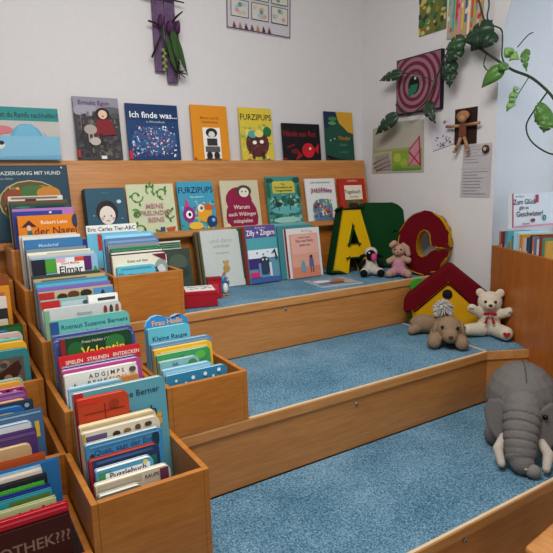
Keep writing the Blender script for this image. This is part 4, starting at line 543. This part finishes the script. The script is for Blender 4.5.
eyes(o,[(.045,-.055,.162)],.007); q=MB(); q.ell((.14,-.108,.06),(.02,.01,.018),mat('4a3a34',.9)); q.build('dark_paw_pad',o)
q=MB(); q.ell((-.005,-.05,.135),(.03,.016,.02),mat('b8ac9c',.95,.5,150,.1)); q.build('ear',o)
# pink-suited rabbit
o=thing('plush_rabbit','beige plush rabbit in a pink suit sitting against the red cushion','plush toy',(2.745,2.79,.903),(0,0,-.8))
q=MB(); q.ell((0,.0,.185),(.05,.044,.046),BUN); q.ell((-.005,-.036,.172),(.026,.022,.02),BUN)
q.chain([(-.03,.0,.125),(-.066,-.026,.11)],[.024,.022],BUN,5); q.chain([(.03,0,.125),(.066,-.026,.118)],[.024,.024],BUN,5); q.ell((0,0,.11),(.034,.03,.05),BUN)
q.chain([(-.03,-.02,.035),(-.062,-.075,.028)],[.03,.028],BUN,5); q.chain([(.03,-.02,.035),(.066,-.075,.028)],[.03,.028],BUN,5)
plush(q,'body',o,vox=.0045,sm=3,fur=.0012,fsize=.008)
q=MB(); q.ell((0,0,.075),(.05,.044,.068),PINK); q.chain([(-.022,-.02,.04),(-.04,-.05,.034)],[.033,.032],PINK,4); q.chain([(.022,-.02,.04),(.042,-.05,.034)],[.033,.032],PINK,4); plush(q,'pink_suit',o,vox=.0045,sm=2,fur=.001,fsize=.008)
q=MB(); q.chain([(-.012,.0,.228),(-.03,-.028,.24),(-.05,-.04,.225)],[.018,.02,.018],BUN,4); plush(q,'ear',o,vox=.005,sm=2,fur=0)
q=MB(); q.chain([(.03,.0,.222),(.055,-.01,.2),(.066,-.018,.16)],[.018,.021,.018],BUN,4); plush(q,'ear',o,vox=.005,sm=2,fur=0)
eyes(o,[(-.024,-.042,.196),(.016,-.044,.196)],.006); q=MB(); q.ell((-.005,-.059,.18),(.007,.004,.005),mat('6b3c3c',.5)); q.build('nose',o)
# black and white lamb-like toy
o=thing('plush_lamb','white plush lamb with black face and pink muzzle, beside the rabbit','plush toy',(2.62,2.94,.903),(0,0,-.62))
q=MB(); q.ell((0,.01,.07),(.055,.045,.068),WHT); q.ell((0,0,.165),(.048,.042,.04),WHT)
q.chain([(-.03,-.02,.035),(-.055,-.065,.035)],[.032,.028],WHT,5); q.chain([(.03,-.02,.035),(.058,-.06,.035)],[.032,.028],WHT,5); plush(q,'body',o,vox=.005,sm=2,fur=.003,fsize=.008)
q=MB(); q.ell((-.004,-.03,.15),(.036,.026,.04),BLK,(0,.15,0)); plush(q,'face',o,vox=.004,sm=2,fur=0)
for s_ in(-1,1):
    q=MB(); q.ell((s_*.058,-.006,.142),(.028,.012,.014),BLK,(0,s_*.35,0)); q.build('ear',o)
    q=MB(); q.ell((s_*.06,-.088,.03),(.027,.02,.026),BLK); q.build('hoof',o)
    q=MB(); q.chain([(s_*.045,0,.10),(s_*.07,-.03,.085)],[.018,.017],BLK,4); plush(q,'arm',o,vox=.005,sm=1,fur=0)
q=MB(); q.ell((.014,-.055,.138),(.02,.014,.028),mat('c83c78',.7)); q.build('pink_muzzle',o); eyes(o,[(-.018,-.052,.17)],.006,'e8e4e0')
# elephant
EL=mat('6e6a66',.8,.35,220,.25)
o=thing('plush_elephant','large grey plush elephant with its trunk stretched over the lowest step','plush toy',(2.02,1.30,.302),(0,0,-.86))
# local frame: -Y points from body to trunk tip; built with tip near the origin
E_=EL
q=MB(); q.ell((.045,.44,.185),(.172,.19,.185),E_); q.ell((.04,.37,.215),(.12,.12,.12),E_)
for s_ in(-1,1): q.chain([(.045+s_*.1,.34,.09),(.045+s_*.13,.28,.05)],[.06,.052],E_,5)
q.ell((.02,.215,.215),(.105,.10,.095),E_)
pts=[(.015,.17,.225),(.005,.115,.17),(0,.07,.11),(0,.045,.065),(.005,.03,.05)]; rs=[.084,.074,.066,.06,.05]
N=110
def lerp_path(t):
    x=t*(len(pts)-1); i=min(int(x),len(pts)-2); f_=x-i; return Vector(pts[i]).lerp(Vector(pts[i+1]),f_), rs[i]*(1-f_)+rs[i+1]*f_
TP=[]; TR=[]
for i in range(N+1):
    p,r=lerp_path(i/N); TP.append(p); TR.append(r*(1.06-.17*max(0,math.cos(i/N*2*math.pi*8.5))**5))
q.tube(TP,TR,E_,20); q.ell(TP[-1],TR[-1]*1.0,E_); q.ell((.017,.19,.235),.086,E_)
plush(q,'body',o,vox=.0045,sm=1,fur=.0015,fsize=.03)
q=MB(); q.ell((.045,-.005,.032),(.034,.03,.03),mat('7c7874',.8,.35,220,.25)); q.build('trunk_tip',o)
q=MB(); q.outline([[(0,0),(.014,.0),(.008,.012)]],.003,mat('c8c4c0'),mat('c8c4c0'),y=-.028); at(q.build('white_tag',o),(.008,.0,.045))
for s_,x0 in((-1,-.06),(1,.085)):
    q=MB(); IV=mat('b8aca0',.75,.3,200,.2); q.chain([(x0,.12,.115),(x0+s_*.03,.07,.08),(x0+s_*.025-s_*.008,.025,.035)],[.023,.023,.018],IV,8); plush(q,'tusk',o,vox=.005,sm=2,fur=0)
    EA=mat('65615e',.8,.35,220,.25)
    q=MB(); q.outline([[(0,0),(.03,.035),(.075,.045),(.115,.02),(.125,-.05),(.10,-.12),(.055,-.17),(.015,-.165),(-.005,-.10)]],.026,EA,EA)
    e=q.build('ear',o,bevel=.010)
    if s_<0: e.scale=(-1,1,1)
    at(e,(.025+s_*.068,.145,.255),(-.30,s_*.50,s_*.30)); e.scale=(s_*1.05,1,1.25)
    if s_>0: q=MB(); q.ell((.014+s_*.092,.135,.222),.012,mat('08080a',.15)); q.build('eye',o)
q=MB()
for i in range(11):
    a=-.3+i*.16; 
sp=[(.045+.0*math.cos(a),0.44-.193*math.sin(a),.185+.188*math.cos(a)) for a in [i*.1-.3 for i in range(12)]]
q.tube(sp,.0022,mat('4c4946',.9),5); q.build('back_seam',o)
# ---------------------------------------------------------------- low bookcase on the right
t=thing('bookcase','low beech bookcase with its back to the steps, at the window niche','bookcase',(3.035,2.245,0),(0,0,math.atan2(-.883,-.47)))
# local +X runs along the panel towards the camera, local +Y points away from the niche -> body on -Y... 
def lx(v): return v
SD=1   # side of the body in local Y
q=MB(); q.box(0,1.15,0,.02,.003,1.146,BEECH_V); q.build('back_panel',t,bevel=.003)
q=MB(); q.box(0,.02,.021,.30,.003,1.146,BEECH_V); q.build('side_panel',t,bevel=.002)
q=MB(); q.box(1.13,1.15,.021,.30,.003,1.146,BEECH_V); q.build('side_panel',t,bevel=.002)
for z in (.05,.5,.9): q=MB(); q.box(.021,1.129,.021,.30,z,z+.02,BEECH_V); q.build('shelf',t)
bc=t
# books on its top shelf, spines towards the panel
cols=[('8a8c78','grey-green'),('a02430','crimson'),('7a2028','maroon'),('3f9cac','turquoise'),('58a8b8','light turquoise'),('8a7c74','taupe'),('b89848','mustard'),('3a9098','sea blue'),('b8dce8','icy blue'),('a8d4e4','pale sky blue'),('c88a2c','orange yellow'),('d8b0a8','dusty pink'),('c8c8c4','light grey'),('2c3c50','ink blue'),('3f5468','slate'),('24343c','blue-black'),('c87458','coral'),('4a78a8','cornflower'),('d8d4cc','white'),('8a3c34','rust red'),('5c8c6c','sage'),('c8a048','gold')]
x=.035; rnd=random.Random(11)
for i,(c,nm_) in enumerate(cols):
    th=.014+.012*rnd.random() if i not in(8,9) else .03
    if i in(10,): th=.034
    h=.30+.03*rnd.random() - (.05 if i in(5,6) else 0)
    M=bc.matrix_basis.copy()
    ang=math.atan2(-.883,-.47); p=Vector((3.035+math.cos(ang)*(x)-math.sin(ang)*.03, 2.245+math.sin(ang)*(x)+math.cos(ang)*.03, .9225))
    o=thing('picture_book', nm_+' upright book in the row on the right-hand bookcase','book',p,(0,0,ang),'upright books on the right-hand bookcase')
    q=MB(); q.box(0,th,0,.002,0,h,mat(c)); q.box(0,.002,.002,.2,0,h,mat(c)); q.box(th-.002,th,.002,.2,0,h,mat(c))
    if i in(1,3,10,13,16): q.box(th*.3,th*.7,-.0008,0,h*.3,h*.75,mat('d8d4c8'))
    q.build('cover',o)
    q=MB(); q.box(.0025,th-.0025,.0025,.194,.004,h-.005,PAGES('e0dcd0')); q.build('pages',o)
    x+=th+.004
# the white book propped across the row, cover to the viewer
book((3.03,2.10,1.262), .40, .215, .03, 'h', 'd8dce0', 'f0f0f0', [('r',0,0,.03,.6,'b02850'),('t','Lilian Thuram',.16,.06,.03,'505860'),('t','Zum Glück',.27,.17,.1,'2a3040'),('t','gibt es',.25,.25,.07,'2a3040'),('t','Geschwister!',.38,.36,.1,'4a2030'),('r',.5,.03,.57,.15,'b02850'),('e',.7,.40,.045,.045,'2a7c8c'),('t','7',.7,.42,.04,'e8f0f0'),('e',.44,.43,.05,.03,'902038'),('r',.2,.47,.36,.485,'7a8088'),('r',.03,.5,1,.54,'d890a8')], 'white book with pink spine and handwritten title above the right-hand bookcase', .06, None, rotz=-.12)
# ---------------------------------------------------------------- wall pieces, right wall (all hang on x = 3.085)
def RWf(name,label,cat,y0,y1,z0,z1,th=.004,rot=0,loops=None):
    """frame for a flat piece: local x runs to the right as seen from the room, local z up"""
    o=thing(name,label,cat,(3.0835-th,y0,z0),(0,0,0)); o.rotation_euler=(0,rot,-math.pi/2); return o,abs(y0-y1),z1-z0
o,wd,h=RWf('painting','abstract green and ochre painting at the top edge of the right wall','painting',2.955,2.71,2.585,3.02)
q=MB(); q.box(0,wd,0,.004,0,h,mat('6b6a38',.8)); rnd=random.Random(5); it=[('e',rnd.random(),rnd.random()*1.75,.03+.07*rnd.random(),.03+.07*rnd.random(),rnd.choice(['2c6a3c','8a7428','c8a838','3a3a28','4c8a48','b8b070','205034','a05a28'])) for _ in range(110)]
art(q,it,wd,h,eps=.00006); q.build('paper',o)
o,wd,h=RWf('painting','painting of vertical pastel colour stripes at the top of the right wall','painting',2.70,2.42,2.51,2.79,.007,.05)
q=MB(); q.box(0,wd,0,.004,0,h,mat('b09470',.8)); it=[('r',.05+.09*i,.02,.11+.09*i,1.0-.15*(i%3),c) for i,c in enumerate(['8ca8a0','3f9c8c','b83c50','d87c98','c8b048','3a5c98','d8d4b8','c84c34','98a83c','d8a8b0'])]
it+=[('e',rnd.random(),rnd.random(),.03,.06,rnd.choice(['d8d0b8','c03838','48a890','e0b040'])) for _ in range(24)]; art(q,it,wd,h,eps=.0001); q.build('paper',o)
o,wd,h=RWf('painting','small dark painting with red and white shapes behind the vine leaves','painting',2.50,2.345,2.395,2.55)
q=MB(); q.box(0,wd,0,.004,0,h,mat('1f3c40',.8)); art(q,[('e',.4,.5,.3,.28,'8a2c28'),('e',.45,.5,.2,.18,'c8b8a8'),('e',.42,.52,.12,.1,'a03028'),('e',.8,.3,.12,.25,'2c5c48')],wd,h); q.build('paper',o)
# concentric-circle canvas
o,wd,h=RWf('canvas_painting','square canvas of mauve concentric rings with a green centre leaf','painting',3.15,2.718,2.06,2.457,.03)
q=MB(); q.box(0,wd,0,.03,0,h,mat('1c1620',.8)); q.box(.008,wd-.008,-.001,0,.008,h-.008,mat('8a6470',.85,.4,120,.1))
A_=[]; 
for i,rr in enumerate([.62,.56,.50,.44,.38,.32,.26,.20]): A_.append(('e',.42,.47,rr,rr*1.0,['6b1f38','8c6672'][i%2]))
for r0 in A_:
    pass
d=-.0015
for _,cx,cy,ra,rb,c in A_:
    pts=[]
    for k in range(40):
        a=k*math.pi/20; X=wd*(cx+ra*math.cos(a)); Zz=h-wd*(cy+rb*math.sin(a)); pts.append((min(max(X,.009),wd-.009),d,min(max(Zz,.009),h-.009)))
    q.poly(pts,mat(c,.85)); d-=.0004
q.poly([(wd*(.42+.13*math.cos(k*.314)),d,h-wd*(.47+.15*math.sin(k*.314))) for k in range(20)],mat('101014')); d-=.0004
q.poly([(wd*.30,d,h-wd*.66),(wd*.48,d,h-wd*.58),(wd*.52,d,h-wd*.46),(wd*.36,d,h-wd*.46),(wd*.29,d,h-wd*.54)],mat('1f6a4c')); d-=.0004
q.poly([(wd*(.45+.025*math.cos(k*.5)),d,h-wd*(.36+.025*math.sin(k*.5))) for k in range(12)],mat('d8d8d0')); q.build('canvas',o)
# child drawing
o,wd,h=RWf('drawing','child drawing with green field and red tent, on the right wall','drawing',3.45,2.868,1.63,2.01,.003)
q=MB(); q.outline([[(0,.006),(wd*.97,0),(wd*.955,h),(wd*.5,h+.008),(.01,h-.02)]],.002,mat('a8a294',.9),mat('a8a294',.9)); 
art(q,[('r',.03,.33,.75,.36,'9a9850'),('r',.4,.36,.93,.62,'7c9838'),('e',.5,.45,.07,.06,'a8b048'),('e',.62,.52,.07,.05,'94a440'),('e',.5,.58,.09,.03,'688c30'),('r',.42,.59,.93,.62,'5c8430'),('p',[(.72,.36),(.9,.2),(.92,.56),(.72,.56)],'b8808c'),('p',[(.71,.36),(.9,.2),(.9,.22),(.73,.37)],'a02838'),('p',[(.71,.56),(.92,.35),(.92,.37),(.72,.57)],'a02838'),('p',[(.72,.37),(.92,.55),(.91,.57),(.71,.39)],'a02838'),('p',[(.88,.2),(.9,.2),(.93,.57),(.91,.57)],'a02838'),('p',[(.08,.42),(.35,.38),(.4,.6),(.1,.6)],'968a84'),('p',[(.05,.5),(.35,.42),(.35,.43),(.05,.52)],'6b5850'),('p',[(.06,.56),(.38,.48),(.38,.49),(.06,.58)],'6b5850'),('p',[(.1,.6),(.4,.53),(.4,.54),(.1,.62)],'6b5850')],wd,h)
q.build('paper',o)
# card with blossoms
o,wd,h=RWf('greeting_card','tilted white card with small dark blossoms','card',2.80,2.61,1.775,1.955,.006,-.22)
q=MB(); q.box(0,wd,0,.003,0,h,mat('c8c4cc',.8)); rnd=random.Random(2); art(q,[('e',.15+.75*rnd.random(),.45+.45*rnd.random(),.03,.03,rnd.choice(['4a4438','8a7a5c','6a3c50'])) for _ in range(26)]+[('e',.75,.08,.07,.06,'8a7a60')],wd,h,eps=.0001); q.build('paper',o)
# dark photo with jointed wooden doll in front of it
o,wd,h=RWf('photo_print','dark brown print pinned behind the wooden figure','picture',2.612,2.43,1.805,2.04)
q=MB(); q.box(0,wd,0,.003,0,h,mat('2c1a16',.6)); art(q,[('e',.5,.6,.3,.3,'38231c')],wd,h); q.build('paper',o)
WD=wood('toy_wood','8a6040','b48860',(20,20,20),.5,4)
o=thing('wooden_figure','jointed wooden figure with outspread arms and round hat, on the right wall','figurine',(3.045,2.515,1.90),(0,0,-math.pi/2))
q=MB(); q.box(-.026,.026,-.01,.01,-.05,.04,mat('6b3c28',.7)); q.build('torso',o,bevel=.004)
q=MB(); q.ell((0,-.004,.07),.03,WD); q.build('head',o); q=MB(); q.ell((0,-.002,.088),(.052,.02,.034),mat('9a6c44',.7)); q.build('hat',o)
for s_ in(-1,1):
    q=MB(); q.tube([(s_*.027,0,.026),(s_*.135,-.004,.03)],.011,WD,8); q.build('arm',o)
    q=MB(); q.tube([(s_*.014,0,-.051),(s_*.028+.004,-.004,-.085),(s_*.05,-.006,-.135)],.012,WD,8); q.build('leg',o)
    q=MB(); q.ell((s_*.052,-.012,-.142),(.012,.02,.010),WD); q.build('foot',o)
# letter and seal
o,wd,h=RWf('letter','closely written pale letter sheet on the right wall beside the niche','paper',2.552,2.31,1.452,1.80,.003)
q=MB(); q.outline([[(0,0),(wd,.0),(wd,h),(.02,h)]],.002,mat('b4aeb0',.9),mat('b4aeb0',.9)); rnd=random.Random(8)
lines=[('r',.1,.06+.085*i,.1+.4+.42*rnd.random(),.075+.085*i,'96908e') for i in range(16) if i not in(6,7)]+[('r',.02,.66,.98,.664,'8a8484')]
art(q,lines,wd,h,eps=.0004); q.build('paper',o)
o=thing('medallion','small round brown badge pinned above the letter','badge',(3.07,2.345,1.762),(0,0,-math.pi/2))
q=MB(); q.tube([(0,0,0),(0,-.008,0)],.026,mat('3c2418',.5),20); rm=q.build('rim',o); q=MB(); q.ell((-.004,-.009,.0),(.013,.003,.014),mat('c09870',.6)); q.build('motif',rm)
# ---------------------------------------------------------------- back wall pieces
o=thing('poster','comic-panel poster with purple border at the top of the back wall','poster',(1.855,3.578,2.65),(0,.03,0))
q=MB(); wd,h=.53,.50; q.box(0,wd,0,.004,0,h,mat('c0bcc0',.7)); fr_=[('r',0,0,1,.02,'5b3a5c'),('r',0,.92,1,.95,'5b3a5c'),('r',0,0,.015,.95,'5b3a5c'),('r',.985,0,1,.95,'5b3a5c')]
rnd=random.Random(6)
for a in range(3):
    for b in range(3):
        u=.06+.31*a; v=.06+.25*b; fr_.append(('r',u,v,u+.27,v+.22,'4a4448')); fr_.append(('r',u+.01,v+.01,u+.26,v+.21,'c8c4b8'))
        for k in range(7): fr_.append(('e',u+.05+.16*rnd.random(),v+.05+.12*rnd.random(),.03,.03,rnd.choice(['a8b890','d0b088','9fb8c4','c89098','b8b4a0','6b8a8c'])))
for k in range(7): fr_.append(('p',[(.08+.09*k,.92),(.1+.09*k,.84),(.14+.09*k,.92)],['7a3c3c','9a7c48','3c3c48'][k%3]))
art(q,fr_,wd,h,eps=.00008); q.build('sheet',o)
PUR=wood('purple_stained_wood','4a3050','705478',(9,9,3),.7,2)
o=thing('wall_hanging','purple wooden wall hanging with tulips and twigs on the back wall','wall decoration',(1.30,3.55,2.25))
for x,z0,z1 in ((.012,.065,.85),(.093,.0,.85)): q=MB(); q.box(x,x+.072,0,.018,z0,z1,PUR); q.build('slat',o,bevel=.004)
TW=mat('2c1f1c',.9)
for a,b in (((-.06,-.02,.51),(.22,-.03,.50)),((-.03,-.03,.36),(.05,-.03,.33)),((.12,-.03,.36),(.2,-.045,.44)),((-.02,-.03,.14),(.05,-.03,.28))): q=MB(); q.tube([a,((a[0]+b[0])/2,a[1]-.006,(a[2]+b[2])/2+.006),b],[.006,.007,.004],TW,6); q.build('twig',o)
for i,(x,z) in enumerate(((.045,.36),(.10,.33),(.155,.335))):
    q=MB(); q.tube([(x,-.05,z-.03),(x*.8+.03,-.045,z-.14),(.155,-.04,.06)],.007,mat('22361c',.6),6); ts=q.build('tulip_stem',o)
    q=MB(); q.ell((x,-.05,z),(.021,.018,.042),mat('3c1838',.6)); q.ell((x+.008,-.056,z+.012),(.012,.012,.034),mat('5a2c54',.6)); q.build('tulip_bloom',ts)
for i,(x,z) in enumerate(((.08,.22),(.125,.26),(.15,.2),(.10,.26))):
    q=MB(); q.outline([[(x,z+.06),(x+.022,z),(x+.04,z-.09),(x+.05,z-.16),(x+.01,z-.09),(x-.008,z)]],.003,mat('2c4a1e',.6),mat('2c4a1e',.6),y=-.066-.006*i); q.build('tulip_leaf',o)
for k in range(7): q=MB(); q.ell((.055+.012*(k%2),-.04,.19-.02*k),(.011,.008,.012),mat('7c8c4c',.7)); q.build('catkin',o)
q=MB()
for k in range(7): a=k*.9; q.tube([(.155,-.04,.065),(.165+.05*math.cos(a),-.045,.05+.03*math.sin(a))],[.006,.002],TW,5)
q.build('stem_knot',o)
# ---------------------------------------------------------------- monstera vine
LV=[mat('1c3a24',.4,0,30,.5),mat('2a4c28',.4,0,30,.5),mat('4f7c34',.4,0,30,.5),mat('7ca85c',.45,0,30,.4)]
vine=thing('monstera_vine','monstera vine with split leaves trailing across the right wall to the niche','plant',(3.0,2.365,2.38))
V0=Vector((3.0,2.365,2.38)); VS=mat('2c3c22',.6)
def vs(p): return Vector(p)-V0
def smooth(pts,n=6):
    P=[Vector(p) for p in pts]; P=[P[0]]+P+[P[-1]]; out=[]
    for i in range(1,len(P)-2):
        for k in range(n):
            t=k/n; a,b,c,d=P[i-1],P[i],P[i+1],P[i+2]; out.append(.5*((2*b)+(c-a)*t+(2*a-5*b+4*c-d)*t*t+(3*b-a-3*c+d)*t*t*t))
    return out+[P[-2]]
X=3.0
STEMS=[([(X,2.40,2.70),(X,2.35,2.56),(X,2.33,2.50),(X,2.43,2.46),(X-.01,2.52,2.448),(X,2.60,2.42),(X,2.66,2.36),(X,2.70,2.28),(X,2.78,2.14),(X,2.86,2.08),(X,2.97,2.04),(X,3.03,2.09),(X,3.10,2.13)],.007),
 ([(X,2.50,2.455),(X,2.40,2.40),(X-.01,2.30,2.33),(X-.02,2.25,2.297),(X-.03,2.111,2.202),(X-.04,1.979,2.135),(X-.05,1.865,2.041),(X-.05,1.80,1.96)],.010),
 ([(X-.05,1.865,2.041),(X-.05,1.937,1.953),(X-.05,1.985,1.87),(X-.05,1.95,1.78),(X-.05,1.844,1.707),(X-.05,1.75,1.69)],.006),
 ([(X,2.33,2.72),(X,2.31,2.62),(X,2.32,2.55),(X,2.29,2.50),(X-.01,2.21,2.45),(X-.02,2.19,2.38),(X-.02,2.19,2.30),(X-.02,2.17,2.25)],.006),
 ([(X-.02,2.30,2.33),(X-.04,2.30,2.26),(X-.05,2.24,2.20)],.005),
 ([(X-.03,2.08,2.32),(X-.03,2.02,2.37),(X-.03,1.985,2.38)],.004),
 ([(X-.04,1.99,2.14),(X-.04,2.05,2.06),(X-.04,2.09,1.99)],.0035)]
for p,r in STEMS: q=MB(); q.tube([vs(v) for v in smooth(p)],r*.8,VS,7); q.build('stem',vine)
def leaf(c, tip, size, width, m_, split=True, facing=Vector((-1,-.3,.15))):
    c=Vector(c); ax=(Vector(tip)-c).normalized(); n_=facing-ax*facing.dot(ax); n_.normalize(); sd=ax.cross(n_)
    L=(Vector(tip)-c).length*size; nseg=26; rim=[]
    q=MB(); prof=lambda t:(math.sin(math.pi*min(1,t*1.0)**.62))*width
    for s_ in(-1,1):
        pts=[]
        for i in range(nseg+1):
            t=i/nseg; wv=prof(t)
            if split and .3<t<.9 and (i%6)==5: wv*=.4
            pts.append(c+ax*(L*t)+sd*(s_*wv)+n_*(-.25*wv+ .03*math.sin(3*t)))
        mid=[c+ax*(L*i/nseg)+n_*(.03*math.sin(3*i/nseg)+.004) for i in range(nseg+1)]
        vv=[vs(p) for p in mid+pts]; k=nseg+1
        q.add(vv,[(i,i+1,k+i+1,k+i) if s_>0 else (i,k+i,k+i+1,i+1) for i in range(nseg)],m_,True)
    q.build('leaf',vine,solid=.003)
Lv=[ # attach y,z -> tip y,z, width, material, split
(3.009, 2.34, 3.229, 2.319, 0.03, 0, True), (2.774, 2.107, 2.67, 1.948, 0.035, 0, True), (3.055, 2.059, 3.27, 1.926, 0.042, 0, True), (2.458, 2.444, 2.6, 2.412, 0.04, 1, True), (2.488, 2.427, 2.597, 2.311, 0.045, 0, True), (2.541, 2.339, 2.619, 2.226, 0.042, 0, True), (2.563, 2.281, 2.558, 2.166, 0.035, 0, True), (2.231, 2.451, 2.441, 2.426, 0.06, 0, True), (2.282, 2.492, 2.378, 2.365, 0.045, 0, True), (2.224, 2.432, 2.289, 2.347, 0.04, 0, True), (2.154, 2.229, 2.288, 2.123, 0.036, 2, False), (2.128, 2.235, 2.172, 2.196, 0.026, 2, False), (2.103, 2.275, 2.138, 2.325, 0.022, 3, False), (2.103, 2.275, 2.036, 2.238, 0.024, 3, False), (2.015, 2.295, 1.988, 2.164, 0.02, 2, True), (2.048, 2.087, 2.071, 2.062, 0.012, 3, False), (2.052, 2.06, 2.096, 2.031, 0.014, 3, False), (2.064, 2.034, 2.094, 2.003, 0.013, 3, False), (2.069, 2.012, 2.105, 1.959, 0.016, 3, False), (1.843, 1.939, 1.922, 1.882, 0.06, 2, True), (1.846, 1.897, 1.864, 1.817, 0.045, 2, True)]
for a,b,c_,d_,w_,mi_,sp_ in Lv:
    xx=X-.02 if a>2.25 else X-.045
    leaf((xx,a,b),(xx-.02,c_,d_),1,w_*1.35,LV[mi_],sp_)
q=MB(); q.tube([vs(v) for v in smooth([(X,2.74,2.24),(X,2.88,2.31),(X,3.01,2.34),(X,3.08,2.34)])],.004,VS,6); q.build('stem',vine)
# ---------------------------------------------------------------- small stool at the lower right
t=thing('stool','rounded honey-coloured wooden stool corner at the lower right','stool',(1.60,.62,.0),(0,0,.12))
SW=wood('stool_wood','b87434','d89a58',(8,2,8),.3,6)
q=MB(); q.box(0,.36,0,.36,.312,.352,SW); q.build('seat',t,bevel=.016)
for x,y in((.02,.02),(.30,.02),(.02,.30),(.30,.30)): q=MB(); q.box(x,x+.04,y,y+.04,.003,.311,SW); q.build('leg',t,bevel=.008)
